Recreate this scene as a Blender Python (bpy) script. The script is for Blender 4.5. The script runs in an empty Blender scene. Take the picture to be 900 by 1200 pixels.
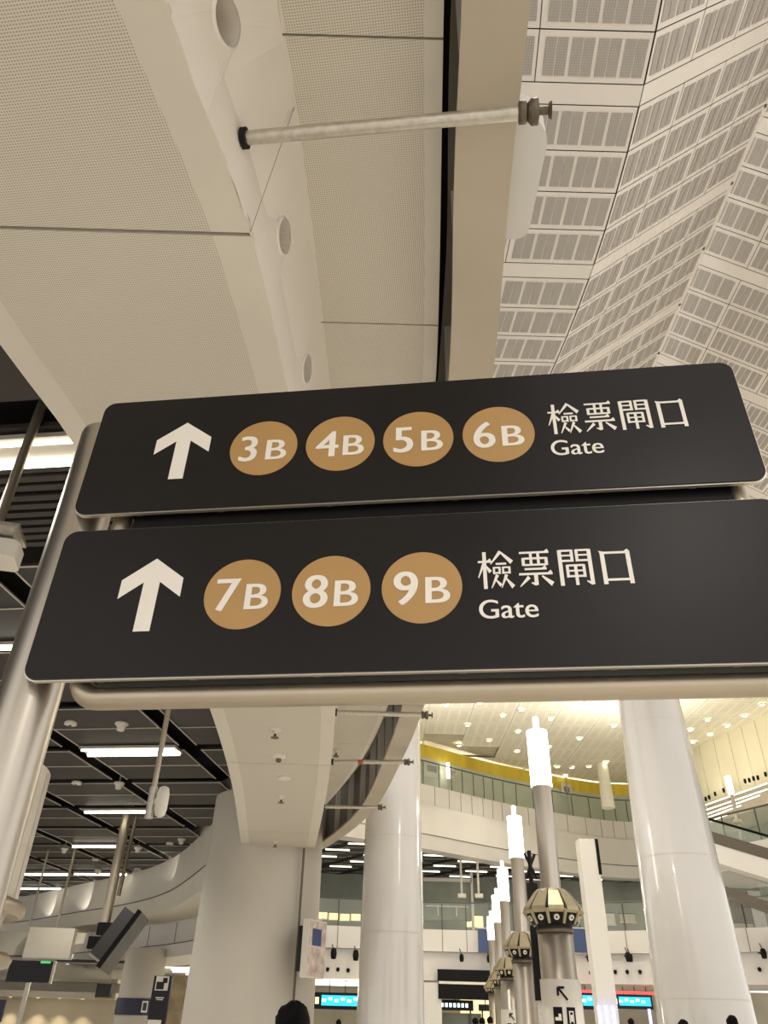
import bpy, math, random
import numpy as np
from mathutils import Vector, Matrix

random.seed(7)
SC = bpy.context.scene
COL = SC.collection

# ------------------------------------------------------------------ camera
F, CX, CY, EYE = 880.0, 450.0, 600.0, 1.6          # focal length in pixels of the 900 x 1200 frame
_up = np.array([36 / F, 1290 / F, -1.0]); _up /= np.linalg.norm(_up)
_b = np.array([0, 0, -1.0]); _fw = _b - _up * _b.dot(_up); _fw /= np.linalg.norm(_fw)
_rt = np.cross(_fw, _up)
cam_data = bpy.data.cameras.new('camera')
cam = bpy.data.objects.new('camera', cam_data); COL.objects.link(cam)
cam_data.sensor_fit = 'VERTICAL'; cam_data.sensor_height = 36.0; cam_data.lens = 36.0 * F / 1200
cam_data.clip_end = 400
m = Matrix.Identity(4)
for i, row in enumerate((_rt, _fw, _up)):
    for j in range(3): m[i][j] = row[j]
m[0][3], m[1][3], m[2][3] = 0, 0, EYE
cam.matrix_world = m
SC.camera = cam


def ray(px, py):
    d = np.array([(px - CX) / F, -(py - CY) / F, -1.0])
    return np.array([d @ _rt, d @ _fw, d @ _up])


def at(px, py, y):                                   # the place at distance y (metres forward) seen at a pixel
    d = ray(px, py); d = d * (y / d[1]); return Vector((d[0], d[1], d[2] + EYE))


def atz(px, py, z):                                  # the place at height z seen at a pixel
    d = ray(px, py); d = d * ((z - EYE) / d[2]); return Vector((d[0], d[1], z))


# ------------------------------------------------------------------ world, view, lights
SC.view_settings.view_transform = 'Standard'
SC.view_settings.look = 'None'
SC.view_settings.exposure = 0.0
SC.view_settings.gamma = 1.0
SC.view_settings.use_curve_mapping = False
W = bpy.data.worlds.new('hall_air'); SC.world = W; W.use_nodes = True
bg = W.node_tree.nodes['Background']
bg.inputs[0].default_value = (1.0, 0.955, 0.9, 1)
bg.inputs[1].default_value = 1.28


def lamp(name, kind, loc, power, color=(1, .9, .76), size=.3, target=None, angle=None, blend=.6):
    l = bpy.data.lights.new(name, kind); l.energy = power; l.color = color
    if kind in ('POINT', 'SPOT'): l.shadow_soft_size = size
    if kind == 'SPOT': l.spot_size = math.radians(angle or 100); l.spot_blend = blend
    o = bpy.data.objects.new(name, l); COL.objects.link(o); o.location = loc
    if target is not None:
        o.rotation_euler = (Vector(target) - Vector(loc)).to_track_quat('-Z', 'Y').to_euler()
    return o


ROOF = 17.2
# floodlights of the hall: downlights in the high roof
for k, (x, y) in enumerate([(2.6, 4), (2.6, 12), (1.5, 22), (4, 30), (10, 26), (12, 36), (5, 40), (14, 46), (9, 48)]):
    lamp('hall_spot', 'SPOT', (x, y, ROOF - .15), 1000, (1, .93, .82), .25, (x, y, 0), 120, .8)
# spots added by the battens and near the camera, lighting soffits via the floor
for k, (x, y, p_) in enumerate([(-4.4, 5, 520), (-5.5, 9.5, 420), (-5, 14.2, 420), (-6.5, 19, 420), (-8.5, 24, 420), (-12, 29, 420), (-2.5, -1.5, 560), (1.8, -2.5, 560), (1.6, 8.5, 0), (-10.5, 14, 520)]):
    if p_: lamp('low_fill_spot', 'SPOT', (x, y, 5.9), p_, (1, .95, .86), .15, (x, y, 0), 130, .7)
lamp('hall_spot', 'SPOT', (2.4, 11, ROOF - .15), 3000, (1, .94, .86), .25, (1.2, 11.5, 0), 60, .8)  # added spot, brightens the far soffit by floor bounce
lamp('shop_light', 'POINT', (-7.2, 36, 2.9), 160, (1, .9, .7), .3)
# added uplights without fittings, brightening the far cream roof
for x, y in [(0.5, 50.5), (6, 55), (12, 59), (17, 60), (14, 40), (9, 34), (3, 38)]:
    lamp('roof_fill_uplight', 'SPOT', (x, y, 12.6 if y < 45 else 14.5), 2100 if y < 45 else 900, (1, .955, .82), .6, (x, y, 17), 150, .8)
# uplights on the far wall
for x, y, z, tx, ty, tz in [(19.6, 47.4, 13.75, 21.3, 48.2, 15.9), (20.3, 44.8, 13.75, 22, 45.6, 15.9), (20.9, 42.2, 13.75, 22.6, 43, 15.9), (21.5, 39.6, 13.75, 23.2, 40.4, 15.9)]:
    lamp('wall_washer', 'SPOT', (x, y, z), 70, (1, .92, .7), .2, (tx, ty, tz), 110, .8)

# ------------------------------------------------------------------ materials
MATS = {}


def srgb(r, g, b):
    def f(c):
        c /= 255.0
        return c / 12.92 if c <= .04045 else ((c + .055) / 1.055) ** 2.4
    return (f(r), f(g), f(b), 1)


def mat(name, rgb, rough=.6, metal=0.0, coat=0.0, emit=0.0, noise=.04, nscale=3.0, alpha=None, spec=.5, bump=0.0, stretch=None):
    mt = bpy.data.materials.new(name); mt.use_nodes = True
    nt = mt.node_tree; b = nt.nodes['Principled BSDF']
    c = srgb(*rgb)
    b.inputs['Roughness'].default_value = rough; b.inputs['Metallic'].default_value = metal
    b.inputs['Coat Weight'].default_value = coat; b.inputs['Coat Roughness'].default_value = .05
    b.inputs['Specular IOR Level'].default_value = spec
    if noise:
        tc = nt.nodes.new('ShaderNodeTexCoord'); n = nt.nodes.new('ShaderNodeTexNoise')
        n.inputs['Scale'].default_value = nscale; n.inputs['Detail'].default_value = 4
        if stretch:
            mp = nt.nodes.new('ShaderNodeMapping'); mp.inputs['Scale'].default_value = stretch
            nt.links.new(tc.outputs['Object'], mp.inputs[0]); nt.links.new(mp.outputs[0], n.inputs['Vector'])
        else:
            nt.links.new(tc.outputs['Object'], n.inputs['Vector'])
        r = nt.nodes.new('ShaderNodeValToRGB')
        lo = [max(0, v * (1 - noise)) for v in c[:3]] + [1]; hi = [min(1, v * (1 + noise)) for v in c[:3]] + [1]
        r.color_ramp.elements[0].position = .3; r.color_ramp.elements[1].position = .7
        r.color_ramp.elements[0].color = lo; r.color_ramp.elements[1].color = hi
        nt.links.new(n.outputs['Fac'], r.inputs[0]); nt.links.new(r.outputs[0], b.inputs['Base Color'])
        if bump:
            bp = nt.nodes.new('ShaderNodeBump'); bp.inputs['Strength'].default_value = bump
            nt.links.new(n.outputs['Fac'], bp.inputs['Height']); nt.links.new(bp.outputs[0], b.inputs['Normal'])
    else:
        b.inputs['Base Color'].default_value = c
    if emit:
        b.inputs['Emission Color'].default_value = c; b.inputs['Emission Strength'].default_value = emit
    if alpha is not None:
        b.inputs['Alpha'].default_value = alpha
    MATS[name] = mt
    return mt


def perforated(name, rgb, hole, pitch, rad, rot=0.0, rough=.6):
    mt = mat(name, rgb, rough, noise=0)
    nt = mt.node_tree; b = nt.nodes['Principled BSDF']
    tc = nt.nodes.new('ShaderNodeTexCoord'); mp = nt.nodes.new('ShaderNodeMapping')
    mp.inputs['Rotation'].default_value = (0, 0, rot); mp.inputs['Scale'].default_value = (1 / pitch,) * 3
    fr = nt.nodes.new('ShaderNodeVectorMath'); fr.operation = 'FRACTION'
    sb = nt.nodes.new('ShaderNodeVectorMath'); sb.operation = 'SUBTRACT'; sb.inputs[1].default_value = (.5, .5, .5)
    ml = nt.nodes.new('ShaderNodeVectorMath'); ml.operation = 'MULTIPLY'; ml.inputs[1].default_value = (1, 1, 0)
    ln = nt.nodes.new('ShaderNodeVectorMath'); ln.operation = 'LENGTH'
    lt = nt.nodes.new('ShaderNodeMath'); lt.operation = 'LESS_THAN'; lt.inputs[1].default_value = rad
    mx = nt.nodes.new('ShaderNodeMix'); mx.data_type = 'RGBA'
    mx.inputs[6].default_value = srgb(*rgb); mx.inputs[7].default_value = srgb(*hole)
    nt.links.new(tc.outputs['Object'], mp.inputs[0]); nt.links.new(mp.outputs[0], fr.inputs[0])
    nt.links.new(fr.outputs[0], sb.inputs[0]); nt.links.new(sb.outputs[0], ml.inputs[0]); nt.links.new(ml.outputs[0], ln.inputs[0])
    nt.links.new(ln.outputs['Value'], lt.inputs[0]); nt.links.new(lt.outputs[0], mx.inputs[0]); nt.links.new(mx.outputs[2], b.inputs['Base Color'])
    return mt


CREAM = mat('cream_panel', (218, 211, 197), .55, noise=.03, nscale=1.2)
PERF = perforated('cream_perforated', (216, 209, 195), (152, 143, 127), .0128, .26, .13)
WHITE = mat('white_panel', (232, 225, 214), .5, noise=.02, nscale=.8)
ROOFW = mat('roof_white', (243, 236, 227), .6, noise=.03, nscale=.6)
ROOFG = perforated('roof_perforated', (188, 181, 173), (164, 157, 149), .05, .3)
BEAM = mat('beam_paint', (186, 175, 155), .5, noise=.05, nscale=2)
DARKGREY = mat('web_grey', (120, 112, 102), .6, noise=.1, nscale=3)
BLACK = mat('void_black', (12, 11, 11), .9, noise=0)
GALV = mat('galvanised_steel', (200, 194, 182), .38, metal=.8, noise=.12, nscale=30)
DRUM = mat('drum_paint', (214, 206, 192), .4, metal=.35, noise=.03, nscale=2)
FITTING = mat('cast_fitting', (110, 100, 86), .5, metal=.7, noise=.2, nscale=40)
STEEL = mat('brushed_steel', (188, 180, 168), .33, metal=.95, noise=.05, nscale=18, stretch=(1, 1, .05))
TUBE = mat('satin_tube', (182, 170, 150), .36, metal=.8, noise=.05, nscale=6)
SIGNBLACK = mat('sign_black', (27, 24, 23), .36, noise=.12, nscale=1.2, spec=.22)
BOXBLACK = mat('box_black', (11, 10, 10), .5, noise=.1, spec=.2)
TRIM = mat('sign_trim', (205, 198, 186), .3, metal=.7, noise=0)
LETTER = mat('letter_white', (236, 230, 220), .55, noise=.02)
GOLD = mat('disc_gold', (176, 138, 84), .42, noise=.04, nscale=4)
PLANK = mat('dark_plank', (50, 45, 41), .55, noise=.1, nscale=2)
LIP = mat('plank_lip', (200, 194, 184), .4, metal=.2, noise=.05)
TUBELIGHT = mat('fluorescent', (255, 247, 226), .4, emit=9, noise=0)
TUBELOW = mat('fluorescent_soft', (255, 246, 224), .4, emit=3, noise=0)
PLASTIC = mat('white_plastic', (222, 216, 204), .4, noise=.02)
GLOSSW = mat('gloss_column', (212, 208, 202), .22, coat=.8, noise=.02, nscale=.6)
GREYCOL = mat('grey_column', (196, 189, 176), .6, noise=.03, nscale=.5)
LAMPGLOW = mat('lamp_glow', (255, 250, 236), .4, emit=7, noise=0)
DOWN = mat('downlight_glow', (255, 244, 208), .4, emit=14, noise=0)
PETAL = mat('petal_bronze', (170, 158, 128), .4, metal=.5, noise=.08, nscale=8)
LENS = mat('lens_white', (226, 220, 206), .3, noise=0)
FASCIA = mat('fascia_white', (228, 224, 218), .45, noise=.03, nscale=.5)
SEAM = mat('seam_dark', (98, 90, 80), .7, noise=0)
CEILCREAM = mat('far_roof_cream', (248, 243, 226), .6, noise=.03, nscale=.4)
WASHWALL = mat('washed_wall', (244, 237, 212), .55, noise=.03, nscale=.5)
YELLOW = mat('yellow_hoarding', (232, 205, 70), .5, noise=.12, nscale=.9, stretch=(2, 2, .3))
GLASS = mat('rail_glass', (196, 210, 196), .08, noise=0, alpha=.32)
GLASSC = mat('clear_glass', (206, 216, 208), .06, noise=0, alpha=.22)
RAIL = mat('rail_steel', (96, 94, 88), .4, metal=.6, noise=0)
SHOPWALL = mat('shop_wall', (196, 188, 168), .6, noise=.12, nscale=.6)
GREENGREY = mat('green_grey_wall', (138, 144, 132), .5, noise=.15, nscale=.7)
PALEGREEN = mat('pale_green_sheet', (206, 210, 190), .5, noise=.1, nscale=.7)
SCREENK = mat('screen_black', (12, 12, 13), .25, noise=.05, spec=.3)
MONITOR = mat('monitor_grey', (48, 45, 43), .45, noise=.08)
NAVY = mat('navy_panel', (38, 40, 66), .4, noise=.08)
BLUEP = mat('blue_panel', (62, 78, 120), .4, noise=.05)
CYAN = mat('cyan_screen', (40, 170, 215), .3, emit=1.6, noise=0)
LEDWHITE = mat('led_text', (225, 245, 255), .3, emit=2.2, noise=0)
LEDSTRIP = mat('led_strip', (170, 180, 255), .3, emit=2.5, noise=0)
REDLED = mat('red_led', (240, 70, 70), .3, emit=1.6, noise=0)
GREENLED = mat('green_led', (70, 190, 110), .3, emit=1.0, noise=0)
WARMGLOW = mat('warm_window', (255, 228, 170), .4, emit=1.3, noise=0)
FLOORM = mat('floor_granite', (226, 221, 212), .35, noise=.1, nscale=4)
HAIR = mat('hair_black', (9, 7, 7), .75, noise=.3, nscale=40, spec=.12, bump=.6)
SKIN = mat('skin', (205, 160, 128), .55, noise=.04)
CLOTH = mat('cloth_dark', (52, 54, 66), .8, noise=.1, nscale=10)
GREYBOX = mat('grey_box', (196, 188, 172), .5, noise=.03)
ORANGE = mat('underside_glow', (206, 176, 136), .5, noise=.05)  # orange glow inside the lower rim, put into the base colour
PINKPOSTER = mat('poster_print', (206, 188, 176), .4, noise=.35, nscale=7)
UNITGREY = mat('unit_grey', (214, 212, 207), .45, noise=.02)
REDTAPE = mat('red_tape', (176, 84, 70), .5, noise=0)
BROWNWALL = mat('brown_wall', (176, 160, 132), .5, noise=.3, nscale=1.6)

# ------------------------------------------------------------------ mesh helpers


class MB:
    def __init__(s): s.v = []; s.f = []; s.mi = []; s.sm = []

    def add(s, vs, fs, mi=0, smooth=False):
        o = len(s.v); s.v += [tuple(v) for v in vs]
        for f in fs: s.f.append(tuple(i + o for i in f)); s.mi.append(mi); s.sm.append(smooth)
        return s

    def quad(s, a, b, c, d, mi=0): return s.add([a, b, c, d], [(0, 1, 2, 3)], mi)

    def box(s, c, size, rz=0.0, mi=0, ax=None):
        """box centred at c; ax = (ex, ey, ez) unit axes or rotation about z"""
        if ax is None:
            ax = (Vector((math.cos(rz), math.sin(rz), 0)), Vector((-math.sin(rz), math.cos(rz), 0)), Vector((0, 0, 1)))
        c = Vector(c); h = [q / 2 for q in size]; vs = []
        for k in (-1, 1):
            for j in (-1, 1):
                for i in (-1, 1): vs.append(c + ax[0] * (i * h[0]) + ax[1] * (j * h[1]) + ax[2] * (k * h[2]))
        return s.add(vs, [(0, 2, 3, 1), (4, 5, 7, 6), (0, 1, 5, 4), (2, 6, 7, 3), (0, 4, 6, 2), (1, 3, 7, 5)], mi)

    def tube(s, pts, r, n=16, mi=0, cap=True, smooth=True):
        pts = [Vector(p) for p in pts]; k = len(pts)
        rs = r if isinstance(r, (list, tuple)) else [r] * k
        up = None; rings = []
        for i, p in enumerate(pts):
            t = (pts[min(i + 1, k - 1)] - pts[max(i - 1, 0)]).normalized()
            if up is None:
                up = Vector((0, 0, 1)) if abs(t.z) < .9 else Vector((1, 0, 0))
            a = (up - t * up.dot(t)).normalized(); b = t.cross(a); up = a
            rings.append([p + (a * math.cos(2 * math.pi * q / n) + b * math.sin(2 * math.pi * q / n)) * rs[i] for q in range(n)])
        vs = [v for rr in rings for v in rr]; fs = []
        for i in range(k - 1):
            for q in range(n):
                fs.append((i * n + q, i * n + (q + 1) % n, (i + 1) * n + (q + 1) % n, (i + 1) * n + q))
        s.add(vs, fs, mi, smooth)
        if cap:
            s.add(rings[0], [tuple(range(n))[::-1]], mi); s.add(rings[-1], [tuple(range(n))], mi)
        return s

    def lathe(s, c, prof, n=40, mi=0, cap=True, a0=0.0, a1=2 * math.pi, smooth=True):
        c = Vector(c); full = abs(a1 - a0 - 2 * math.pi) < 1e-6; nn = n if full else n + 1
        vs = []
        for r, z in prof:
            for q in range(nn):
                a = a0 + (a1 - a0) * q / n; vs.append(c + Vector((r * math.cos(a), r * math.sin(a), z)))
        fs = []
        for i in range(len(prof) - 1):
            for q in range(n):
                q2 = (q + 1) % nn if full else q + 1
                fs.append((i * nn + q, i * nn + q2, (i + 1) * nn + q2, (i + 1) * nn + q))
        s.add(vs, fs, mi, smooth)
        if cap and full:
            s.add(vs[:nn], [tuple(range(nn))[::-1]], mi); s.add(vs[-nn:], [tuple(range(nn))], mi)
        return s

    def prism(s, poly, o, ex, ey, en, d0, d1, mi=0):
        """polygon in the plane (ex, ey) through o, extruded along en from d0 to d1"""
        o = Vector(o); n = len(poly)
        a = [o + ex * x + ey * y + en * d0 for x, y in poly]; b = [o + ex * x + ey * y + en * d1 for x, y in poly]
        fs = [tuple(range(n))[::-1], tuple(range(n, 2 * n))] + [(i, (i + 1) % n, n + (i + 1) % n, n + i) for i in range(n)]
        return s.add(a + b, fs, mi)

    def strip(s, A, B, mi=0, smooth=True):
        n = len(A); s.add(list(A) + list(B), [(i, i + 1, n + i + 1, n + i) for i in range(n - 1)], mi, smooth); return s

    def build(s, name, mats, parent=None, origin=None):
        if not isinstance(mats, (list, tuple)): mats = [mats]
        off = Vector((0, 0, 0))
        if parent is not None:
            p = parent
            while p is not None: off += p.location; p = p.parent
        elif origin is not None: off = Vector(origin)
        me = bpy.data.meshes.new(name)
        me.from_pydata([(v[0] - off.x, v[1] - off.y, v[2] - off.z) for v in s.v], [], s.f)
        for mt in mats: me.materials.append(mt)
        me.polygons.foreach_set('material_index', s.mi); me.polygons.foreach_set('use_smooth', s.sm)
        me.update()
        o = bpy.data.objects.new(name, me); COL.objects.link(o)
        if parent is not None: o.parent = parent
        elif origin is not None: o.location = origin
        return o


def tag(o, label=None, cat=None, group=None, kind=None):
    if label: o['label'] = label
    if cat: o['category'] = cat
    if group: o['group'] = group
    if kind: o['kind'] = kind
    return o


def thing(name, label, cat, loc=(0, 0, 0), group=None):
    o = bpy.data.objects.new(name, None); COL.objects.link(o); o.location = loc; o.empty_display_size = .1
    return tag(o, label, cat, group)


def struct(name, mb, mats, label=None):
    o = mb.build(name, mats); return tag(o, label, None, None, 'structure')


def dup(root, loc, label=None, group=None):
    r = root.copy(); COL.objects.link(r); r.location = loc
    if label: r['label'] = label
    if group: r['group'] = group
    for ch in list(root.children):
        c = ch.copy(); COL.objects.link(c); c.parent = r
        for g in list(ch.children):
            d = g.copy(); COL.objects.link(d); d.parent = c
    return r


def smooth_path(pts, ys):
    """x(y) through the points, Catmull-Rom style"""
    P = sorted(pts, key=lambda p: p[1]); Y = [p[1] for p in P]; X = [p[0] for p in P]; n = len(P)
    T = []
    for i in range(n):
        a, b = max(i - 1, 0), min(i + 1, n - 1); T.append((X[b] - X[a]) / (Y[b] - Y[a]))
    out = []
    for y in ys:
        i = min(max(int(np.searchsorted(Y, y)) - 1, 0), n - 2); h = Y[i + 1] - Y[i]; t = (y - Y[i]) / h
        if t < 0 or t > 1:
            k = 0 if t < 0 else n - 1; out.append(X[k] + T[k] * (y - Y[k])); continue
        out.append((2 * t**3 - 3 * t**2 + 1) * X[i] + (t**3 - 2 * t**2 + t) * h * T[i] + (3 * t**2 - 2 * t**3) * X[i + 1] + (t**3 - t**2) * h * T[i + 1])
    return out


def text_mesh(body, height):
    """glyph outline as flat mesh data; the cap height of a digit equals height; starts at x=0, baseline y=0"""
    c = bpy.data.curves.new('t', 'FONT'); c.body = body; c.resolution_u = 6
    o = bpy.data.objects.new('t', c); COL.objects.link(o)
    bpy.context.view_layer.update()
    me = bpy.data.meshes.new_from_object(o.evaluated_get(bpy.context.evaluated_depsgraph_get()))
    vs = [v.co.copy() for v in me.vertices]; fs = [tuple(p.vertices) for p in me.polygons]
    bpy.data.objects.remove(o); bpy.data.curves.remove(c); bpy.data.meshes.remove(me)
    x0 = min(v.x for v in vs); x1 = max(v.x for v in vs)
    k = height / .729
    return [Vector(((v.x - x0) * k, v.y * k, 0)) for v in vs], fs, (x1 - x0) * k


def put_text(mb, body, x, y, height, o, ex, ey, en, d, width=None, bold=0.0, mi=0):
    vs, fs, w = text_mesh(body, height)
    kx = (width / w) if width else 1.0
    pts = [Vector(o) + ex * (x + v.x * kx) + ey * (y + v.y) + en * d for v in vs]
    if (pts[fs[0][1]] - pts[fs[0][0]]).cross(pts[fs[0][2]] - pts[fs[0][1]]).dot(en) < 0: fs = [f[::-1] for f in fs]
    mb.add(pts, fs, mi)
    if bold:
        for dx in (bold, -bold):
            mb.add([p + ex * dx + en * (.0003 if dx > 0 else .0006) for p in pts], fs, mi)
    return w * kx


# ================================================================== LARGE STRUCTURE
G = 7.6 * math.pi / 180
GU = Vector((math.cos(G), -math.sin(G), 0)); GV = Vector((math.sin(G), math.cos(G), 0)); UZ = Vector((0, 0, 1))
struct('floor', MB().box((3, 28, -.1), (90, 90, .2)), FLOORM, 'pale granite station floor')

# -------- near soffit, its side face and the raised ceiling strip beside it
SOFF_R = [(-1.5, -3), (-.9, 1.28), (-.81, 1.7), (-.7, 2.25), (-.61, 3.42), (-.5, 6), (-.53, 8.95), (-.84, 13.19), (-1.35, 18.3)]
SOFF_L = [(-3.1, -3), (-2.25, 3.09), (-2.11, 4.02), (-2.03, 6), (-2.1, 9.08), (-2.38, 12.81), (-2.94, 17.8)]
REC_L = [(-.8, -3), (-.56, 1.54), (-.51, 2.24), (-.44, 4.15), (-.4, 7), (-.6, 10.69), (-.8, 13.4), (-1.45, 18.3)]
REC_R = [(-.05, -3), (.21, 1.52), (.33, 3.46), (.36, 4.4), (.36, 7), (.16, 10.63), (-.35, 14.0), (-1.4, 18.3)]
FLG_R = [(.25, -3), (.56, 1.4), (.6, 2.17), (.7, 3.62), (.74, 6.5), (.63, 9.78), (.46, 12.0), (-.05, 16.11), (-1.0, 19.6), (-2.0, 22)]
ZS, ZR, ZB = 4.8, 5.5, 5.2


def line(path, z, y0, y1, off=0.0, n=None):
    n = n or max(4, int((y1 - y0) / .35)); ys = [y0 + (y1 - y0) * i / n for i in range(n + 1)]
    return [Vector((x + off, y, z)) for x, y in zip(smooth_path(path, ys), ys)]


def mixl(A, B, t): return [a.lerp(b, t) for a, b in zip(A, B)]


mb = MB()
cuts = [-3, 2.3, 6.9, 11.5, 16.4, 18.0]
for a, b in zip(cuts, cuts[1:]):
    a2, b2 = a + .011, b - .011
    L, R = line(SOFF_L, ZS, a2, b2), line(SOFF_R, ZS, a2, b2)
    for t0, t1, mi in ((0, .11, 0), (.11, .885, 1), (.885, 1, 0)):
        # joints run slightly askew like the real panels
        mb.strip(mixl(L, R, t0), mixl(L, R, t1), mi)
    for e, s_ in ((L, 0), (R, 0)):
        mb.strip(e, [v + Vector((0, 0, .05)) for v in e], 0)
    for e in (0, -1):
        mb.quad(L[e], R[e], R[e] + Vector((0, 0, .05)), L[e] + Vector((0, 0, .05)), 0)
L, R = line(SOFF_L, ZS + .05, -3, 18), line(SOFF_R, ZS + .05, -3, 18)
mb.strip(L, R, 2)
Lt = [v + Vector((0, 0, .5)) for v in L]
mb.strip(L, Lt, 0)
struct('ceiling', mb, [CREAM, PERF, BLACK], 'cream perforated soffit panels above the sign')

# side face, from the soffit edge up to the raised strip, with round recessed openings
mb = MB()
ys = [-3 + 21 * i / 84 for i in range(85)]
A = line(SOFF_R, ZS, -3, 18, n=84); B = line(REC_L, ZR, -3, 18, n=84)


def face_pt(y, t):
    x0 = smooth_path(SOFF_R, [y])[0]; x1 = smooth_path(REC_L, [y])[0]
    return Vector((x0 + (x1 - x0) * (.16 * t if t < .5 else .08 + 1.84 * (t - .5)), y, ZS + (ZR - ZS) * t))


HOLES = [1.53, 2.62, 3.65, 4.75, 5.9, 7.2, 8.6]
PIPES_NEAR = 1.98
# wall built as cells along y; cells that carry an opening are ringed around it
openings = sorted([(h, .12, .63) for h in HOLES[:5]])
edges = [-3.0]
cells = []
y = -3.0
for h, r, t in openings:
    cells.append((y, h - r * 1.6, None)); cells.append((h - r * 1.6, h + r * 1.6, (h, r, t))); y = h + r * 1.6
cells.append((y, 18.0, None))
for y0, y1, op in cells:
    n = max(2, int((y1 - y0) / .3))
    if op is None:
        yy = [y0 + (y1 - y0) * i / n for i in range(n + 1)]
        for j in range(8): mb.strip([face_pt(q, j / 8) for q in yy], [face_pt(q, j / 8 + .125) for q in yy], 0)
    else:
        h, r, t = op; N = 32
        outer, inner, deep = [], [], []
        c = face_pt(h, t); eu = (face_pt(h + .1, t) - face_pt(h - .1, t)).normalized(); ev = (face_pt(h, 1) - face_pt(h, 0)).normalized()
        nn = eu.cross(ev)
        if nn.x > 0: nn = -nn
        for q in range(N):
            a = 2 * math.pi * q / N; du, dv = math.cos(a), math.sin(a)
            k = 1 / max(abs(du), abs(dv)); su, sv = du * k, dv * k
            outer.append(face_pt(h + su * (y1 - y0) / 2, .5 + sv * .5))
            inner.append(c + eu * (du * r * .85) + ev * (dv * r * .72))
            deep.append(c + eu * (du * r * .85) + ev * (dv * r * .72) + nn * .22)
        mb.add(outer + inner + deep, [(q, (q + 1) % N, N + (q + 1) % N, N + q) for q in range(N)] +
               [(N + q, N + (q + 1) % N, 2 * N + (q + 1) % N, 2 * N + q) for q in range(N)], 0)
        mb.add(deep, [tuple(range(N))], 1)
        # moulded lip around the opening
        ring_in = [p + (p - c) * .0 - nn * .012 for p in inner]
        ring_out = [c + (p - c) * 1.14 - nn * .0005 for p in inner]
        mb.add(ring_in + ring_out + inner, [(q, (q + 1) % N, N + (q + 1) % N, N + q) for q in range(N)] +
               [(q, (q + 1) % N, 2 * N + (q + 1) % N, 2 * N + q) for q in range(N)], 0, True)
# panel joint seams across the face
for q in (2.28, 4.5, 6.9, 11.5):
    a, b = face_pt(q, 0), face_pt(q - .25, 1)
    d = Vector((.002, 0, -.001))
    mb.quad(a + d, a + d + Vector((0, .007, 0)), b + d + Vector((0, .007, 0)), b + d, 2)
struct('wall_bulkhead', mb, [WHITE, GREYBOX, SEAM], 'white slanted bulkhead face with round openings')

mb = MB()
cuts = [-3, -.1, 1.69, 3.47, 5.25, 7.05, 8.9, 10.8, 12.7, 14.6, 18.2]
for a, b in zip(cuts, cuts[1:]):
    L, R = line(REC_L, ZR, a + .006, b - .006), line(REC_R, ZR, a + .006, b - .006)
    for t0, t1, mi in ((0, .02, 0), (.02, .88, 1), (.88, 1, 0)):
        mb.strip(mixl(L, R, t0), mixl(L, R, t1), mi)
    mb.strip(R, [v + Vector((0, 0, .06)) for v in R], 0)
    mb.quad(L[0], R[0], R[0] + Vector((0, 0, .06)), L[0] + Vector((0, 0, .06)), 0)
    mb.quad(L[-1], R[-1], R[-1] + Vector((0, 0, .06)), L[-1] + Vector((0, 0, .06)), 0)
struct('ceiling', mb, [CREAM, PERF], 'raised cream perforated ceiling strip beside the beam')
# dark void over everything
mb = MB()
L = line(SOFF_L, 6.35, -3, 18.3, -.05, 60); R = line(FLG_R, 6.35, -3, 18.3, 0, 60); mb.strip(L, R, 0)
struct('ceiling', mb, BLACK, 'black void above the panels')

# curved steel edge beam: bottom flange, web with stiffeners, top flange
mb = MB()
y0, y1, n = -3, 21, 96
Ro, Ri = line(FLG_R, ZB, y0, y1, 0, n), line(FLG_R, ZB, y0, y1, -.29, n)
up = lambda A, d: [v + Vector((0, 0, d)) for v in A]
mb.strip(Ri, Ro, 0); mb.strip(up(Ri, .05), up(Ro, .05), 0); mb.strip(Ri, up(Ri, .05), 0); mb.strip(Ro, up(Ro, .05), 0)
Wi, Wo = line(FLG_R, ZB + .05, y0, y1, -.16, n), line(FLG_R, ZB + .05, y0, y1, -.01, n)
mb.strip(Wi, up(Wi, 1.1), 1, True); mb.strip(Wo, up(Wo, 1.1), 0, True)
mb.strip(up(Ri, 1.1), up(Ro, 1.1), 0)
for k in range(17):
    q = 0.6 + k * 1.2
    x = smooth_path(FLG_R, [q])[0]; a = math.atan2(smooth_path(FLG_R, [q + .1])[0] - x, .1)
    mb.box((x - .215, q, ZB + .6), (.11, .03, 1.08), -a, 2)
struct('beam', mb, [BEAM, DARKGREY, CREAM], 'curved steel edge beam with stiffened web')

# -------- high folded roof
mb = MB(); mbars = []
X1 = 5.03


def roof_rows(mb, P, width0, width1, s, bars_per, panel_w):
    """P(u, y) gives the point; rows run across in u"""
    y = -6.6
    rows = []
    while y < 24:
        for k in range(4):
            rows.append((y, y + .96)); y += .96
        y += .45
    return rows


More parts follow.
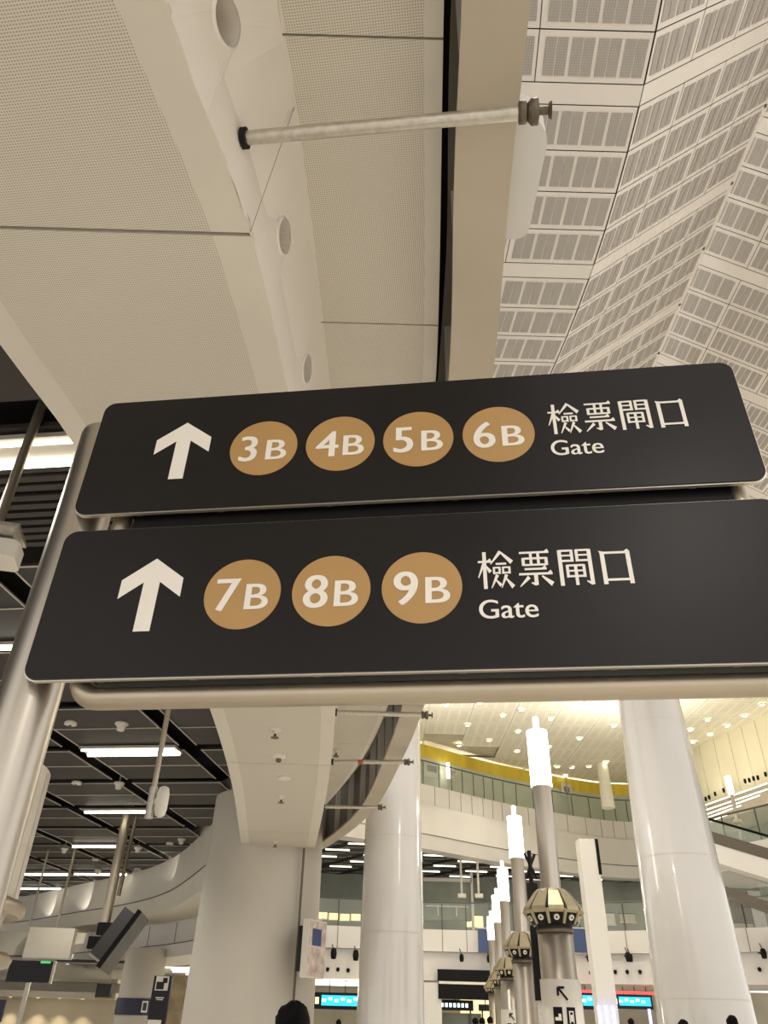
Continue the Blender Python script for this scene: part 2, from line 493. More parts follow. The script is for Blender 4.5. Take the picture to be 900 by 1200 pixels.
def facet(mb, P, u0, u1, pw, groups, y_first, y_end, nrm):
    """panels in rows along y; each panel holds groups of paired perforated bars"""
    y = y_first
    while y < y_end:
        for k in range(4):
            ya, yb = y + .012, y + .955
            u = u0
            while u < u1 - .2:
                ub = min(u + pw, u1)
                a, b, c, d = P(u + .01, ya), P(ub - .01, ya), P(ub - .01, yb), P(u + .01, yb)
                mb.quad(a, b, c, d, 0)
                g = (ub - u - .14) / groups if ub - u > pw * .9 else pw / groups
                ng = groups if ub - u > pw * .9 else int((ub - u - .1) / g)
                for i in range(ng):
                    for j in (0, 1):
                        w = g * .40; x0 = u + .08 + i * g + j * (w + .025)
                        mb.quad(P(x0, ya + .12) + nrm, P(x0 + w, ya + .12) + nrm, P(x0 + w, yb - .12) + nrm, P(x0, yb - .12) + nrm, 1)
                u = ub
            y += .967
        # plain strip
        mb.quad(P(u0, y + .01), P(u1, y + .01), P(u1, y + .42), P(u0, y + .42), 0)
        y += .43
    return mb


X1f = lambda y: X1 - .012 * (y - 10.2) ** 2 if abs(y - 10.2) < 6.5 else X1 - .507
PA = lambda u, y: Vector((X1f(y) - u, y, ROOF))
facet(mb, PA, 0, 9.2, 2.18, 4, 7.93 - 4.298 * 3, 26, Vector((0, 0, -.012)))
S = .92; cB = 1 / math.sqrt(1 + S * S)
PB = lambda u, y: Vector((X1f(y) * (1 - u / 6.1) + X1 * u / 6.1 + u * cB, y, ROOF + u * cB * S))
facet(mb, PB, 0.03, 6.1, 1.52, 3, 7.93 - 4.298 * 3, 26, Vector((S, 0, -1)).normalized() * .012)
RX, RZ = X1 + 6.1 * cB, ROOF + 6.1 * cB * S
S2 = .62; cC = 1 / math.sqrt(1 + S2 * S2)
PC = lambda u, y: Vector((RX - .35 + u * cC, y, RZ + .95 - u * cC * S2))
facet(mb, PC, 0, 8.6, 2.15, 5, 6.6 - 4.298 * 3, 26, Vector((-S2, 0, -1)).normalized() * .012)
# backing of the folds and the end gable
e = Vector((0, 0, .06))
for P, u1 in ((PA, 9.2), (PB, 6.1), (PC, 8.6)):
    mb.quad(P(0, -6) + e, P(u1, -6) + e, P(u1, 27) + e, P(0, 27) + e, 2)
mb.add([PA(0, 26.5), PB(6.1, 26.5), PC(0, 26.5), PC(8.6, 26.5)], [(0, 1, 2, 3)], 0)
mb.box((RX, 10, RZ + .03), (.12, 34, .05), 0, 0)
for y in np.arange(-3, 26, 2.15):
    mb.box((RX - .06, y, RZ - .03), (.12, .08, .05), 0, 2)
struct('ceiling', mb, [ROOFW, ROOFG, SEAM], 'high folded white roof of perforated panels')

# far flat cream roof with tile joints and two raised recesses
mb = MB()
nx, ny = 30, 30
for i in range(15):
    for j in range(18):
        x0, y0 = -10 + i * 2.6, 26.6 + j * 2.4
        if (i, j) in ((5, 9), (5, 10), (6, 10), (7, 12)): z = ROOF + .12
        else: z = ROOF
        mb.quad((x0 + .015, y0 + .015, z), (x0 + 2.585, y0 + .015, z), (x0 + 2.585, y0 + 2.385, z), (x0 + .015, y0 + 2.385, z), 0 if z == ROOF else 2)
        if z == ROOF:
            for k in range(4):
                xa = x0 + .18 + k * .6
                mb.quad((xa, y0 + .25, z - .01), (xa + .42, y0 + .25, z - .01), (xa + .42, y0 + 2.1, z - .01), (xa, y0 + 2.1, z - .01), 1)
mb.quad((-10, 26.6, ROOF + .125), (29, 26.6, ROOF + .125), (29, 70, ROOF + .125), (-10, 70, ROOF + .125), 2)
PERFC = mat('far_roof_perforated', (238, 231, 212), .6, noise=.04)
struct('ceiling', mb, [CEILCREAM, PERFC, SHOPWALL], 'far cream roof of the atrium')

# ================================================================== THE SIGN
SO = Vector((-1.1418, 2.3, 0)); SE = Vector((.9909, -.1346, 0)).normalized(); SN = Vector((SE.y, -SE.x, 0))   # SN faces the viewer
sign = thing('signpost', 'black double gate sign with gold number discs on a steel post', 'sign', (-1.161, 2.425, 0))


def rrect(x0, x1, y0, y1, r, n=6):
    out = []
    for cx, cy, a in ((x1 - r, y1 - r, 0), (x0 + r, y1 - r, 90), (x0 + r, y0 + r, 180), (x1 - r, y0 + r, 270)):
        for k in range(n + 1):
            t = math.radians(a + 90 * k / n); out.append((cx + r * math.cos(t), cy + r * math.sin(t)))
    return out


PC_ = Vector((-1.161, 2.425, 0)) + SE * 0.0
MB().lathe(PC_, [(.098, 0.0), (.098, 3.57), (.094, 3.59), (.08, 3.605), (.0, 3.61)], 48).build('post', STEEL, sign)
MB().lathe(PC_, [(.16, 0), (.16, .02), (.1, .025)], 40).build('base_plate', STEEL, sign)


def P3(u, z, d): return SO + SE * u + UZ * z + SN * d


# tube frame behind the panels: bottom rail, elbows, risers
for zt, u0, u1, nm in ((2.444, .16, 2.6, 'bottom_rail'),):
    pts = [P3(.155, 3.5, -.085), P3(.155, 2.56, -.085)] + [P3(.155 + .075 * (1 - math.cos(a)), 2.519 - .075 * math.sin(a), -.085) for a in [math.pi / 2 * k / 8 for k in range(1, 9)]]
    pts += [P3(.6, 2.444, -.085), P3(1.6, 2.444, -.085), P3(2.28, 2.444, -.085)]
    pts += [P3(2.28 + .075 * math.sin(a), 2.519 - .075 * math.cos(a), -.085) for a in [math.pi / 2 * k / 8 for k in range(1, 9)]] + [P3(2.355, 3.5, -.085)]
    MB().tube(pts, .036, 20).build('rail_frame', TUBE, sign)
for z in (2.75, 3.4):
    MB().tube([PC_ + UZ * z, P3(.15, z, -.085)], .03, 16).build('bracket', TUBE, sign)

# Chinese strokes on a 100 x 100 box
def HS(x0, x1, y, serif=True, w=5.5):
    q = [[(x0, y - w / 2), (x1, y - w / 2), (x1, y + w / 2), (x0, y + w / 2)]]
    if serif: q.append([(x1 - 13, y + w / 2), (x1, y + w / 2 - 1), (x1 - 4, y + w / 2 + 6)])
    return q


def VS(x, y0, y1, w=10.5, serif=False):
    q = [[(x - w / 2, y0), (x + w / 2, y0), (x + w / 2, y1), (x - w / 2, y1)]]
    if serif: q.append([(x - w / 2 - 3, y1 + 3), (x - w / 2, y1 - 4), (x + w / 2, y1 - 4), (x + w / 2, y1)])
    return q


def DS(x0, y0, x1, y1, w0, w1):
    dx, dy = x1 - x0, y1 - y0; l = math.hypot(dx, dy); nx, ny = -dy / l, dx / l
    return [[(x0 + nx * w0 / 2, y0 + ny * w0 / 2), (x1 + nx * w1 / 2, y1 + ny * w1 / 2), (x1 - nx * w1 / 2, y1 - ny * w1 / 2), (x0 - nx * w0 / 2, y0 - ny * w0 / 2)]]


GLYPH = {
    'kou': VS(15, 2, 86, 12, True) + HS(15, 85, 83, False, 6) + HS(15, 85, 13, False, 6) + VS(86, 2, 86, 12) + [[(76, 86), (92, 86), (86, 92)]],
    'piao': HS(8, 92, 92) + VS(18, 57, 78, 9) + VS(83, 57, 78, 9) + HS(18, 83, 76, False) + HS(18, 83, 59, False) + VS(40, 59, 92, 8) + VS(61, 59, 92, 8)
    + HS(20, 82, 48) + HS(3, 97, 35, True, 6) + VS(50, 6, 35, 11) + DS(50, 8, 36, 12, 9, 3) + DS(31, 27, 4, 3, 10, 2.5) + DS(67, 29, 95, 7, 4, 13),
    'zha': VS(9, 2, 95, 11) + HS(9, 43, 93, False) + HS(9, 43, 80, False, 4.5) + HS(9, 43, 66, False) + VS(43, 63, 95, 8.5)
    + VS(92, 3, 95, 11) + HS(57, 92, 93, False) + HS(57, 92, 80, False, 4.5) + HS(57, 92, 66, False) + VS(57, 63, 95, 8.5) + DS(92, 5, 77, 12, 9, 3)
    + VS(27, 22, 55, 8) + VS(73, 22, 55, 8) + HS(27, 73, 53, False) + HS(27, 73, 39, False, 4.5) + HS(27, 73, 25, False) + VS(50, 2, 53, 9),
    'jian': HS(1, 40, 72) + VS(20, 1, 98, 10.5) + DS(19, 70, 1, 30, 9, 3) + DS(24, 60, 36, 44, 5, 10)
    + DS(67, 98, 37, 65, 10, 3) + DS(66, 97, 98, 68, 5, 12) + HS(52, 82, 65, False)
    + VS(46, 38, 57, 6) + VS(62, 38, 57, 6.5) + HS(46, 62, 55, False, 4.5) + HS(46, 62, 41, False, 4.5)
    + VS(72, 38, 57, 6) + VS(90, 38, 57, 6.5) + HS(72, 90, 55, False, 4.5) + HS(72, 90, 41, False, 4.5)
    + DS(55, 36, 37, 2, 9.5, 2.5) + DS(51, 22, 64, 8, 4, 9.5) + DS(81, 36, 65, 2, 9.5, 2.5) + DS(79, 26, 98, 3, 4, 12),
}


def flat_poly(mb, poly, o, ex, ey, en, d):
    pts = [Vector(o) + ex * x + ey * y + en * d for x, y in poly]; f = tuple(range(len(pts)))
    nrm = sum(((pts[i] - pts[0]).cross(pts[(i + 1) % len(pts)] - pts[0]) for i in range(1, len(pts) - 1)), Vector((0, 0, 0)))
    if nrm.dot(en) < 0: f = f[::-1]
    mb.add(pts, [f])


def chinese(mb, u0, z0, w, h, pitch):
    for k, g in enumerate(('jian', 'piao', 'zha', 'kou')):
        for q, poly in enumerate(GLYPH[g]):
            flat_poly(mb, [(u0 + pitch * k + x / 100 * w, z0 + y / 100 * h) for x, y in poly], SO, SE, UZ, SN, .0022 + .0001 * q)


def arrow(mb, uc, zt, zb, half):
    h = zt - zb; t = h * .26; sw = .0285
    # head chevron with vertical-cut wing ends, and the shaft
    zw = zt - half * .98
    flat_poly(mb, [(uc, zt), (uc + half, zw + t * .36), (uc + half, zw - t * .64), (uc, zt - t * 1.0)], SO, SE, UZ, SN, .0022)
    flat_poly(mb, [(uc, zt), (uc - half, zw + t * .36), (uc - half, zw - t * .64), (uc, zt - t * 1.0)], SO, SE, UZ, SN, .0023)
    flat_poly(mb, [(uc - sw, zt - .05), (uc + sw, zt - .05), (uc + sw, zb), (uc - sw, zb)], SO, SE, UZ, SN, .0024)


def panel(z0, z1, discs, zc, u_txt, w_txt, z_ch, z_gate, name_lab):
    p = MB().prism(rrect(0, 2.434, z0, z1, .045), SO, SE, UZ, SN, -.004, .001).build('sign_panel', SIGNBLACK, sign)
    p['label'] = name_lab
    MB().prism(rrect(-.004, 2.438, z0 - .005, z1 + .004, .048), SO, SE, UZ, SN, -.02, -.0045).build('panel_trim', TRIM, p)
    MB().prism(rrect(.2, 2.344, z0 + .012, z1 - .03, .01), SO, SE, UZ, SN, -.15, -.0205).build('light_box', BOXBLACK, p)
    for u in (.24, .55, .95, 1.4, 1.85, 2.2):
        MB().box(P3(u, z0 + .009, -.045), (.022, .02, .006), 0, 0, (SE, SN, UZ)).build('fixing_clip', DARKGREY, p)
    m_ = MB(); arrow(m_, .366, zc + .149, zc - .126, .109); m_.build('arrow', LETTER, p)
    for u, dg in discs:
        d = MB().prism([(u + .1295 * math.cos(2 * math.pi * k / 56), zc + .1295 * math.sin(2 * math.pi * k / 56)) for k in range(56)], SO, SE, UZ, SN, .0011, .0022).build('number_disc', GOLD, p)
    for u, dg in discs:
        m_ = MB()
        w = put_text(m_, dg, u - .088, zc - .062, .126, SO, SE, UZ, SN, .0035, None, .0032)
        put_text(m_, 'B', u + .014, zc - .06, .1, SO, SE, UZ, SN, .0035, .074, .0026)
        m_.build('gate_number', LETTER, p)
    m_ = MB(); chinese(m_, u_txt, z_ch[0], w_txt * .228, z_ch[1] - z_ch[0], w_txt * .2575); m_.build('chinese_lettering', LETTER, p)
    m_ = MB(); put_text(m_, 'Gate', u_txt - .002, z_gate[0], (z_gate[1] - z_gate[0]) * 1.13, SO, SE, UZ, SN, .0026, .18, .001); m_.build('english_lettering', LETTER, p)
    return p


panel(3.118, 3.663, [(.6885, '3'), (.981, '4'), (1.2715, '5'), (1.564, '6')], 3.382, 1.746, .49, (3.362, 3.508), (3.267, 3.33), 'upper black panel for gates 3B to 6B')
panel(2.481, 3.042, [(.6885, '7'), (.986, '8'), (1.2815, '9')], 2.763, 1.463, .49, (2.745, 2.885), (2.643, 2.703), 'lower black panel for gates 7B to 9B')
MB().prism(rrect(.22, 2.32, 3.035, 3.14, .01), SO, SE, UZ, SN, -.14, -.04).build('filler_strip', BOXBLACK, sign)

# ================================================================== CEILING PIPES
def cross_pipe(a, b, r, label, grp, tape=False):
    a, b = Vector(a), Vector(b); t = thing('drencher_pipe', label, 'pipe', a, grp)
    d = (b - a).normalized()
    MB().tube([a - d * .002, b - d * .14], r, 20).build('pipe', GALV, t)
    MB().tube([b - d * .15, b - d * .146, b - d * .115, b - d * .11], [r * 1.0, r * 1.5, r * 1.5, r * 1.2], 16).build('coupling', FITTING, t)
    m_ = MB(); m_.tube([b - d * .11, b - d * .09, b - d * .06, b - d * .055], [r * 1.1, r * 1.75, r * 1.75, r * .9], 12)
    m_.tube([b - d * .055, b - d * .01], r * .55, 10); m_.build('nozzle_body', FITTING, t)
    m_ = MB(); m_.tube([b - d * .012, b], [r * .95, r * 1.25], 14); m_.build('deflector', FITTING, t)
    if tape: MB().tube([a + d * .42, a + d * .5], r * 1.06, 16).build('red_band', REDTAPE, t)
    ex = Vector((0, 0, 1)).cross(d).normalized()
    MB().tube([a - d * .005, a + d * .022], [r * 1.5, r * 1.5], 20).build('slot_dark_disc', BLACK, t)  # black disc stands in for the dark slot around the pipe
    return t


cross_pipe((-.725, 1.975, 5.09), (.71, 1.78, 5.05), .033, 'long steel drencher pipe crossing the ceiling above the sign', 'drencher pipes')
cross_pipe((-.58, 9.9, 5.06), (.73, 9.88, 5.05), .033, 'far drencher pipe just under the sign rail, nearest of the three below the sign', 'drencher pipes')
cross_pipe((-.72, 12.2, 5.05), (.58, 12.08, 5.05), .033, 'far drencher pipe with a red band in front of the white column', 'drencher pipes', True)
cross_pipe((-1.0, 15.2, 5.04), (.19, 15.14, 5.05), .033, 'farthest drencher pipe, lowest of the three below the sign', 'drencher pipes')

# rounded grey panel end beyond the beam
poly = [(.5, 1.93)] + [(.60 + .175 * math.sin(math.radians(a)), 2.1 - .17 * math.cos(math.radians(a))) for a in range(0, 91, 10)] + \
       [(.70 + .07 * math.cos(math.radians(a)), 2.56 + .08 * math.sin(math.radians(a))) for a in range(0, 91, 15)] + [(.52, 2.64)]
o = MB().prism(poly, (0, 0, 0), Vector((1, 0, 0)), Vector((0, 1, 0)), UZ, 5.3, 5.5).build('beam_side_unit', UNITGREY, None)
tag(o, 'pale grey round-cornered unit tucked beside the ceiling beam', 'unit')

# sprinklers and detectors on the soffit beyond the sign
def sprinkler(p, label):
    t = thing('sprinkler_head', label, 'sprinkler', p, 'sprinkler heads on the cream soffit')
    MB().lathe(p, [(.075, 0), (.075, -.012), (.03, -.02), (.022, -.02), (.022, -.06)], 20).build('flange', PLASTIC, t)
    MB().lathe(p, [(.018, -.06), (.018, -.1), (.055, -.105), (.055, -.112)], 16).build('deflector', FITTING, t)
    return t


for px, py, lab in ((323, 855, 'sprinkler head on the cream soffit just under the sign rail'), (330, 933, 'sprinkler head midway along the cream soffit below the sign'),
                    (323, 986, 'sprinkler head at the far end of the cream soffit by the grey column')):
    sprinkler(atz(px, py, ZS), lab)
t0 = atz(394, 879, ZR); sprinkler(t0, 'sprinkler head on the raised strip beside the curved beam')
p = atz(327, 885, ZS); t = thing('smoke_detector', 'round white smoke detector on the cream soffit', 'detector', p)
MB().lathe(p, [(.1, 0), (.1, -.03), (.07, -.05), (.03, -.055)], 24).build('base', PLASTIC, t)
MB().lathe(p, [(.04, -.05), (.04, -.085), (.03, -.1)], 16).build('sensor', FITTING, t)
p = atz(333, 911, ZS); o = MB().lathe(p, [(.11, 0), (.11, -.02), (.09, -.03), (.0, -.03)], 24).build('access_cover', PLASTIC, None, p)
tag(o, 'small flat round cover on the cream soffit', 'cover')

# ================================================================== DARK PLANK CEILING ON THE LEFT
ZD = 6.0


def g(u, v, z): return GU * u + GV * v + UZ * z


def under_dark(c):
    """is this cell left of the soffit edge and in front of the curved bulkhead"""
    edge = np.interp(c.y, [-3, 3, 4, 6, 9, 13, 17.8, 21.4, 26.8, 30.3, 33.5, 37.9, 44], [-3.1, -2.25, -2.1, -2.0, -2.1, -2.4, -2.9, -4.3, -6.5, -8.7, -11.6, -15.6, -26])
    return c.x < edge + 1.0


mb = MB()
for ci in range(-1, 12):                       # cells between the channels at u = -5.6 - 2.4k
    uc = -2.0 - 2.4 * ci
    for cj in range(0, 17):
        vc = 3.4 + 2.4 * cj
        if not under_dark(g(uc, vc, 0)): continue
        for q in range(2):
            w = 1.02; v0 = vc - 1.03 + q * 1.04
            c = g(uc, v0 + w / 2, 0)
            if ci == 1 and cj in (1,):
                for r_ in range(7):
                    mb.box(g(uc, v0 + .06 + r_ * .145, ZD + .04), (2.02, .085, .05), -G, 0)
                continue
            mb.box(g(uc, v0 + w / 2, ZD + .02), (2.02, w, .04), -G, 0)
            mb.box(g(uc, v0 + .012, ZD - .006), (2.02, .024, .012), -G, 1)
        for sx in (-1, 1):
            mb.box(g(uc + sx * 1.02, vc, ZD - .004), (.022, 2.1, .02), -G, 1)
a, b, c, d = g(-34, 0, 6.4), g(3, 0, 6.4), g(3, 46, 6.4), g(-34, 46, 6.4)
a, b, c, d = [Vector((-40, -2, 6.4)), Vector((-1.9, -2, 6.4)), Vector((-1.9, 19, 6.4)), Vector((-40, 40, 6.4))]
mb.quad(a, b, c, d, 2); mb.add([(-1.9, 19, 6.4), (-4.2, 22, 6.4), (-8.6, 31, 6.4), (-15.5, 39, 6.4), (-40, 40, 6.4)], [(0, 1, 2, 3, 4)], 2)
struct('ceiling', mb, [PLANK, LIP, BLACK], 'dark metal plank ceiling on a black grid')

FL = [(-4.4, 5.05, 1.9, 'bright fluorescent batten at the left edge beside the soffit'),
      (-6.8, 9.25, 1.9, 'fluorescent batten cut by the left frame edge below the post'),
      (-6.8, 14.2, 1.9, 'bright twin fluorescent batten below the sign, nearest of the row'),
      (-9.2, 19.2, 1.75, 'second fluorescent batten from the sign, behind the hanging antenna'),
      (-11.75, 23.7, 1.65, 'third fluorescent batten from the sign, above the hanging monitor'),
      (-16.4, 29.0, 2.2, 'fluorescent batten low on the left beside the drum'),
      (-14.0, 28.9, 2.0, 'far fluorescent batten low behind the monitor pole'),
      (-18.4, 32.6, 2.0, 'farthest fluorescent batten just above the curved wall')]
for u, v, ln, lab in FL:
    p = g(u, v, ZD); t = thing('fluorescent_batten', lab, 'ceiling light', p, 'fluorescent battens in the dark ceiling')
    off = .15 if v in (5.05, 14.2) else 0
    MB().box(g(u, v, ZD - .042), (ln + .06, .42 if off else .16, .05), -G).build('housing', LIP, t)
    MB().tube([g(u - ln / 2, v + off, ZD - .085), g(u + ln / 2, v + off, ZD - .085)], .035, 10).build('lamp_tube', TUBELIGHT, t)
    if off: MB().tube([g(u - ln / 2, v - .15, ZD - .085), g(u + ln / 2, v - .15, ZD - .085)], .022, 10).build('lamp_tube', TUBELOW, t)

SPK = [((143, 847), 'speaker'), ((140, 917), 'speaker'), ((76, 994), 'speaker'), ((162, 993), 'speaker'), ((213, 983), 'speaker'), ((115, 1019), 'speaker')]
labs = ['round white ceiling speaker above the bright twin batten', 'round white ceiling speaker beside the hanging antenna',
        'round white ceiling speaker near the drum', 'round white ceiling speaker right of the monitor pole',
        'small white ceiling speaker by the grey column', 'far white ceiling speaker above the curved wall']
for (pp, kind), lab in zip(SPK, labs):
    p = atz(*pp, ZD); t = thing('ceiling_speaker', lab, 'speaker', p, 'white speakers under the dark ceiling')
    MB().lathe(p, [(.11, 0), (.11, -.04), (.07, -.08), (.065, -.14), (.04, -.15), (0, -.15)], 24).build('housing', PLASTIC, t)
    MB().lathe(p, [(.12, -.01), (.12, -.035)], 24).build('rim', PLASTIC, t)
    MB().tube([p, p + UZ * .4], .02, 8).build('hanger', LIP, t)
for pp, lab in (((83, 847), 'flat white detector left of the speaker over the twin batten'), ((90, 917), 'flat white detector on a dark cross channel'),
                ((199, 988), 'flat white detector near the curved wall'), ((112, 1007), 'flat white detector above the far batten'), ((161, 1018), 'flat white detector at the ceiling edge behind the monitor pole')):
    p = atz(*pp, ZD - .02); t = thing('ceiling_detector', lab, 'detector', p, 'flat detectors on the dark ceiling')
    MB().lathe(p, [(.1, .02), (.11, 0), (.11, -.035), (.07, -.05), (0, -.05)], 20).build('body', PLASTIC, t)
    MB().lathe(p, [(.03, -.045), (.025, -.07), (0, -.07)], 12).build('sensor', FITTING, t)

# hanging pole with a white unit at the far left
p = Vector((-3.17, 5.2, 6.0)); t = thing('hanging_fixture', 'ceiling pole with a white tray fitting at the left edge beside the post', 'hanging fixture', p)
MB().tube([p + UZ * .35, Vector((-3.17, 5.2, 4.86))], .042, 16).build('pole', TUBE, t)
m_ = MB(); m_.box((-3.2, 5.2, 4.84), (.5, .34, .03), .2); m_.box((-3.2, 5.2, 4.795), (.42, .24, .06), .2); m_.build('bracket', GALV, t)
MB().prism(rrect(-.32, .32, -.14, .14, .06), (-3.25, 5.2, 4.58), Vector((.98, .2, 0)), Vector((-.2, .98, 0)), UZ, 0, .15).build('white_unit', PLASTIC, t)

# antenna on a pole
p = Vector((-2.58, 9.0, 6.0)); t = thing('hanging_antenna', 'thin ceiling pole with a white oval antenna below the sign', 'antenna', p)
MB().tube([p + UZ * .3, Vector((-2.565, 9.0, 3.5))], .032, 14).build('pole', TUBE, t)
MB().tube([Vector((-2.565, 9.0, 3.46)), Vector((-2.565, 9.0, 3.8))], .046, 14).build('clamp', GALV, t)
m_ = MB(); m_.lathe((-2.44, 8.98, 3.64), [(.02, -.17), (.055, -.15), (.07, -.08), (.07, .08), (.055, .15), (.02, .17)], 20)
m_.box((-2.51, 8.99, 3.64), (.08, .03, .06)); m_.build('antenna_body', PLASTIC, t)

# hanging monitor seen from behind
p = Vector((-6.56, 21.0, 6.0)); t = thing('hanging_monitor', 'dark display monitor tilted on a ceiling pole left of the grey column', 'monitor', p)
MB().tube([p + UZ * .3, Vector((-6.56, 21, 3.5))], .12, 16).build('pole', TUBE, t)
MB().tube([Vector((-6.3, 21, 6.2)), Vector((-6.36, 21, 4.1))], .05, 12).build('conduit', FITTING, t)
m_ = MB(); m_.box((-6.52, 21, 3.36), (.34, .3, .26), .1); m_.box((-6.62, 20.95, 3.06), (.42, .3, .26), .1); m_.tube([(-6.56, 21, 3.5), (-6.5, 21, 2.95)], .05, 10)
m_.build('mount_box', BOXBLACK, t)
c0 = Vector((-6.12, 21.0, 3.16)); ez = Vector((.5, .1, .86)).normalized(); ey = Vector((.0, 1, 0)) - ez * ez.y; ey.normalize(); ex = ey.cross(ez)
MB().box(c0 - ex * .09, (.34, .9, 1.15), 0, 0, (ex, ey, ez)).build('housing', MONITOR, t)
MB().box(c0 + ex * .12, (.12, 1.0, 1.4), 0, 0, (ex, ey, ez)).build('bezel', SCREENK, t)
MB().box(c0 - ex * .09 - ez * .6, (.36, .86, .05), 0, 0, (ex, ey, ez)).build('end_vent', TUBE, t)

# drum with rings at the left edge
DC = Vector((-4.5, 7.5, 0)); t = thing('round_canopy', 'pale round canopy drum with rims at the left edge below the post', 'canopy', DC)
MB().lathe(DC, [(1.24, 3.62), (1.24, 2.5), (1.22, 2.46)], 96, cap=False).build('drum', DRUM, t)
m_ = MB(); m_.lathe(DC, [(1.24, 2.47), (1.31, 2.45), (1.335, 2.4), (1.33, 2.35), (1.29, 2.33)], 96, cap=False); m_.build('upper_rim', TUBE, t)
m_ = MB(); m_.lathe(DC, [(1.29, 2.33), (1.2, 2.42), (1.16, 2.3), (1.16, 2.05)], 96, cap=False); m_.build('neck', GREYBOX, t)
m_ = MB(); m_.lathe(DC, [(1.16, 2.08), (1.28, 2.05), (1.33, 2.0), (1.31, 1.94), (1.22, 1.92)], 96, cap=False); m_.build('lower_rim', TUBE, t)
m_ = MB(); m_.lathe(DC, [(1.22, 1.92), (1.0, 1.99), (.5, 1.99), (.2, 1.99)], 64, cap=False); m_.build('underside', ORANGE, t)
MB().lathe(DC, [(.22, 0), (.22, 2.0)], 32).build('stem', TUBE, t)
for k in range(12):
    a = k * math.pi / 6 + .15; MB().box(DC + Vector((1.243 * math.cos(a), 1.243 * math.sin(a), 3.03)), (.006, .012, 1.1), a).build('panel_joint', LIP, t)
m_ = MB(); m_.lathe(DC, [(1.243, 2.9), (1.243, 2.89)], 96, cap=False); m_.build('seam_ring', LIP, t)
MB().lathe(DC, [(1.2, 3.6), (.05, 3.62)], 48, cap=False).build('top_cover', GREYBOX, t)

# ================================================================== CURVED WALLS ON THE LEFT
def curve_pts(pts, n=40):
    P = [Vector((*p, 0)) if len(p) == 2 else Vector(p) for p in pts]; out = []
    for i in range(len(P) - 1):
        p0, p1, p2, p3 = P[max(i - 1, 0)], P[i], P[i + 1], P[min(i + 2, len(P) - 1)]
        k = max(2, n // (len(P) - 1))
        for j in range(k):
            t = j / k
            out.append(.5 * ((2 * p1) + (p2 - p0) * t + (2 * p0 - 5 * p1 + 4 * p2 - p3) * t * t + (3 * p1 - p0 - 3 * p2 + p3) * t**3))
    out.append(P[-1]); return out


def lift(C, z): return [Vector((p.x, p.y, z)) for p in C]


def push(C, d):
    out = []
    for i, p in enumerate(C):
        t = (C[min(i + 1, len(C) - 1)] - C[max(i - 1, 0)]).normalized(); out.append(p + Vector((t.y, -t.x, 0)) * d)
    return out


WL = curve_pts([(-26, 44), (-19, 40.3), (-15.6, 37.9), (-11.6, 33.5), (-8.7, 30.3), (-6.5, 26.8), (-4.3, 21.4), (-3.4, 19)], 48)
mb = MB()
mb.strip(lift(WL, 6.3), lift(WL, 4.95)); mb.strip(lift(push(WL, .012), 4.99), lift(push(WL, .012), 4.955), 1)
mb.strip(lift(WL, 4.95), lift(push(WL, -.15), 4.5))
mb.strip(lift(push(WL, -.15), 4.5), lift(push(WL, -1.6), 4.5))
struct('wall_left', mb, [CREAM, SEAM], 'cream curved bulkhead under the dark ceiling')
W2 = push(WL, -1.6)
mb = MB(); mb.strip(lift(W2, 4.5), lift(W2, 3.75)); mb.strip(lift(push(W2, .25), 3.75), lift(push(W2, .25), 3.35)); mb.strip(lift(W2, 3.75), lift(push(W2, .25), 3.75))
mb.strip(lift(push(W2, .262), 3.76), lift(push(W2, .262), 3.73), 1)
mb.strip(lift(push(W2, .25), 3.35), lift(push(W2, -.9), 3.2))
for i in range(4, len(W2) - 3, 3):
    q = W2[i]; t_ = (W2[i + 1] - W2[i - 1]).normalized(); mb.box((q.x, q.y, 4.1), (.02, .03, .72), math.atan2(t_.y, t_.x), 1)
struct('wall_left_lower', mb, [FASCIA, SEAM], 'white panelled lower tier of the curved wall')
for (pp, yy) in (((95, 1078), 33.0), ((200, 1046), 25.6), ((140, 1100), 30.)):
    pass
for x, y, z, tz in ((-11.3, 32.3, 4.7, 5.7), (-6.7, 25.6, 4.75, 5.7), (-13.6, 34.9, 4.7, 5.7)):
    lamp('uplight', 'SPOT', (x, y, z), 60, (1, .95, .86), .03, (x - .25, y + .9, tz), 62, .3)

# lower wall at the far left: recessed backdrop, ledge and the lit shop front
mb = MB()
mb.box((-17, 37.0, 2.2), (16, .3, 4.6), .06)
struct('wall_back', mb, CREAM, 'cream wall behind the ledge')
mb = MB(); mb.box((-14.4, 35.2, 2.72), (9.4, 2.6, .12), .02, 0); mb.box((-14.4, 35.4, 2.5), (9.4, 2.0, .32), .02, 1)
mb.box((-14.4, 34.9, 2.24), (9.6, 2.6, .2), .02, 0)
mb.box((-14.4, 35.2, 1.05), (9.4, .25, 2.2), .02, 0)
struct('wall_shopfront', mb, [SHOPWALL, GREYBOX], 'beige lit shop front wall')
for k, px in enumerate((12, 44, 70, 97)):
    p = at(px, 1170, 34.6); p.z = 2.13
    t = thing('downlight', 'small downlight washing the beige shop wall, %s from the left frame edge' % ('first', 'second', 'third', 'fourth')[k], 'downlight', p, 'downlights on the beige shop wall')
    MB().lathe(p, [(.09, 0), (.09, -.02), (.06, -.02)], 16, cap=False).build('trim_ring', PLASTIC, t)
    MB().lathe(p, [(.06, -.012), (0, -.012)], 16, cap=False).build('lens', DOWN, t)
    lamp('wall_spot', 'SPOT', (p.x, p.y, p.z - .05), 60, (1, .82, .55), .03, (p.x, p.y + .25, .6), 80, .7)
for x in (-13.0, -11.0):
    lamp('ledge_uplight', 'SPOT', (x, 36.2, 2.9), 60, (1, .9, .7), .03, (x + .2, 36.9, 4.2), 60, .3)

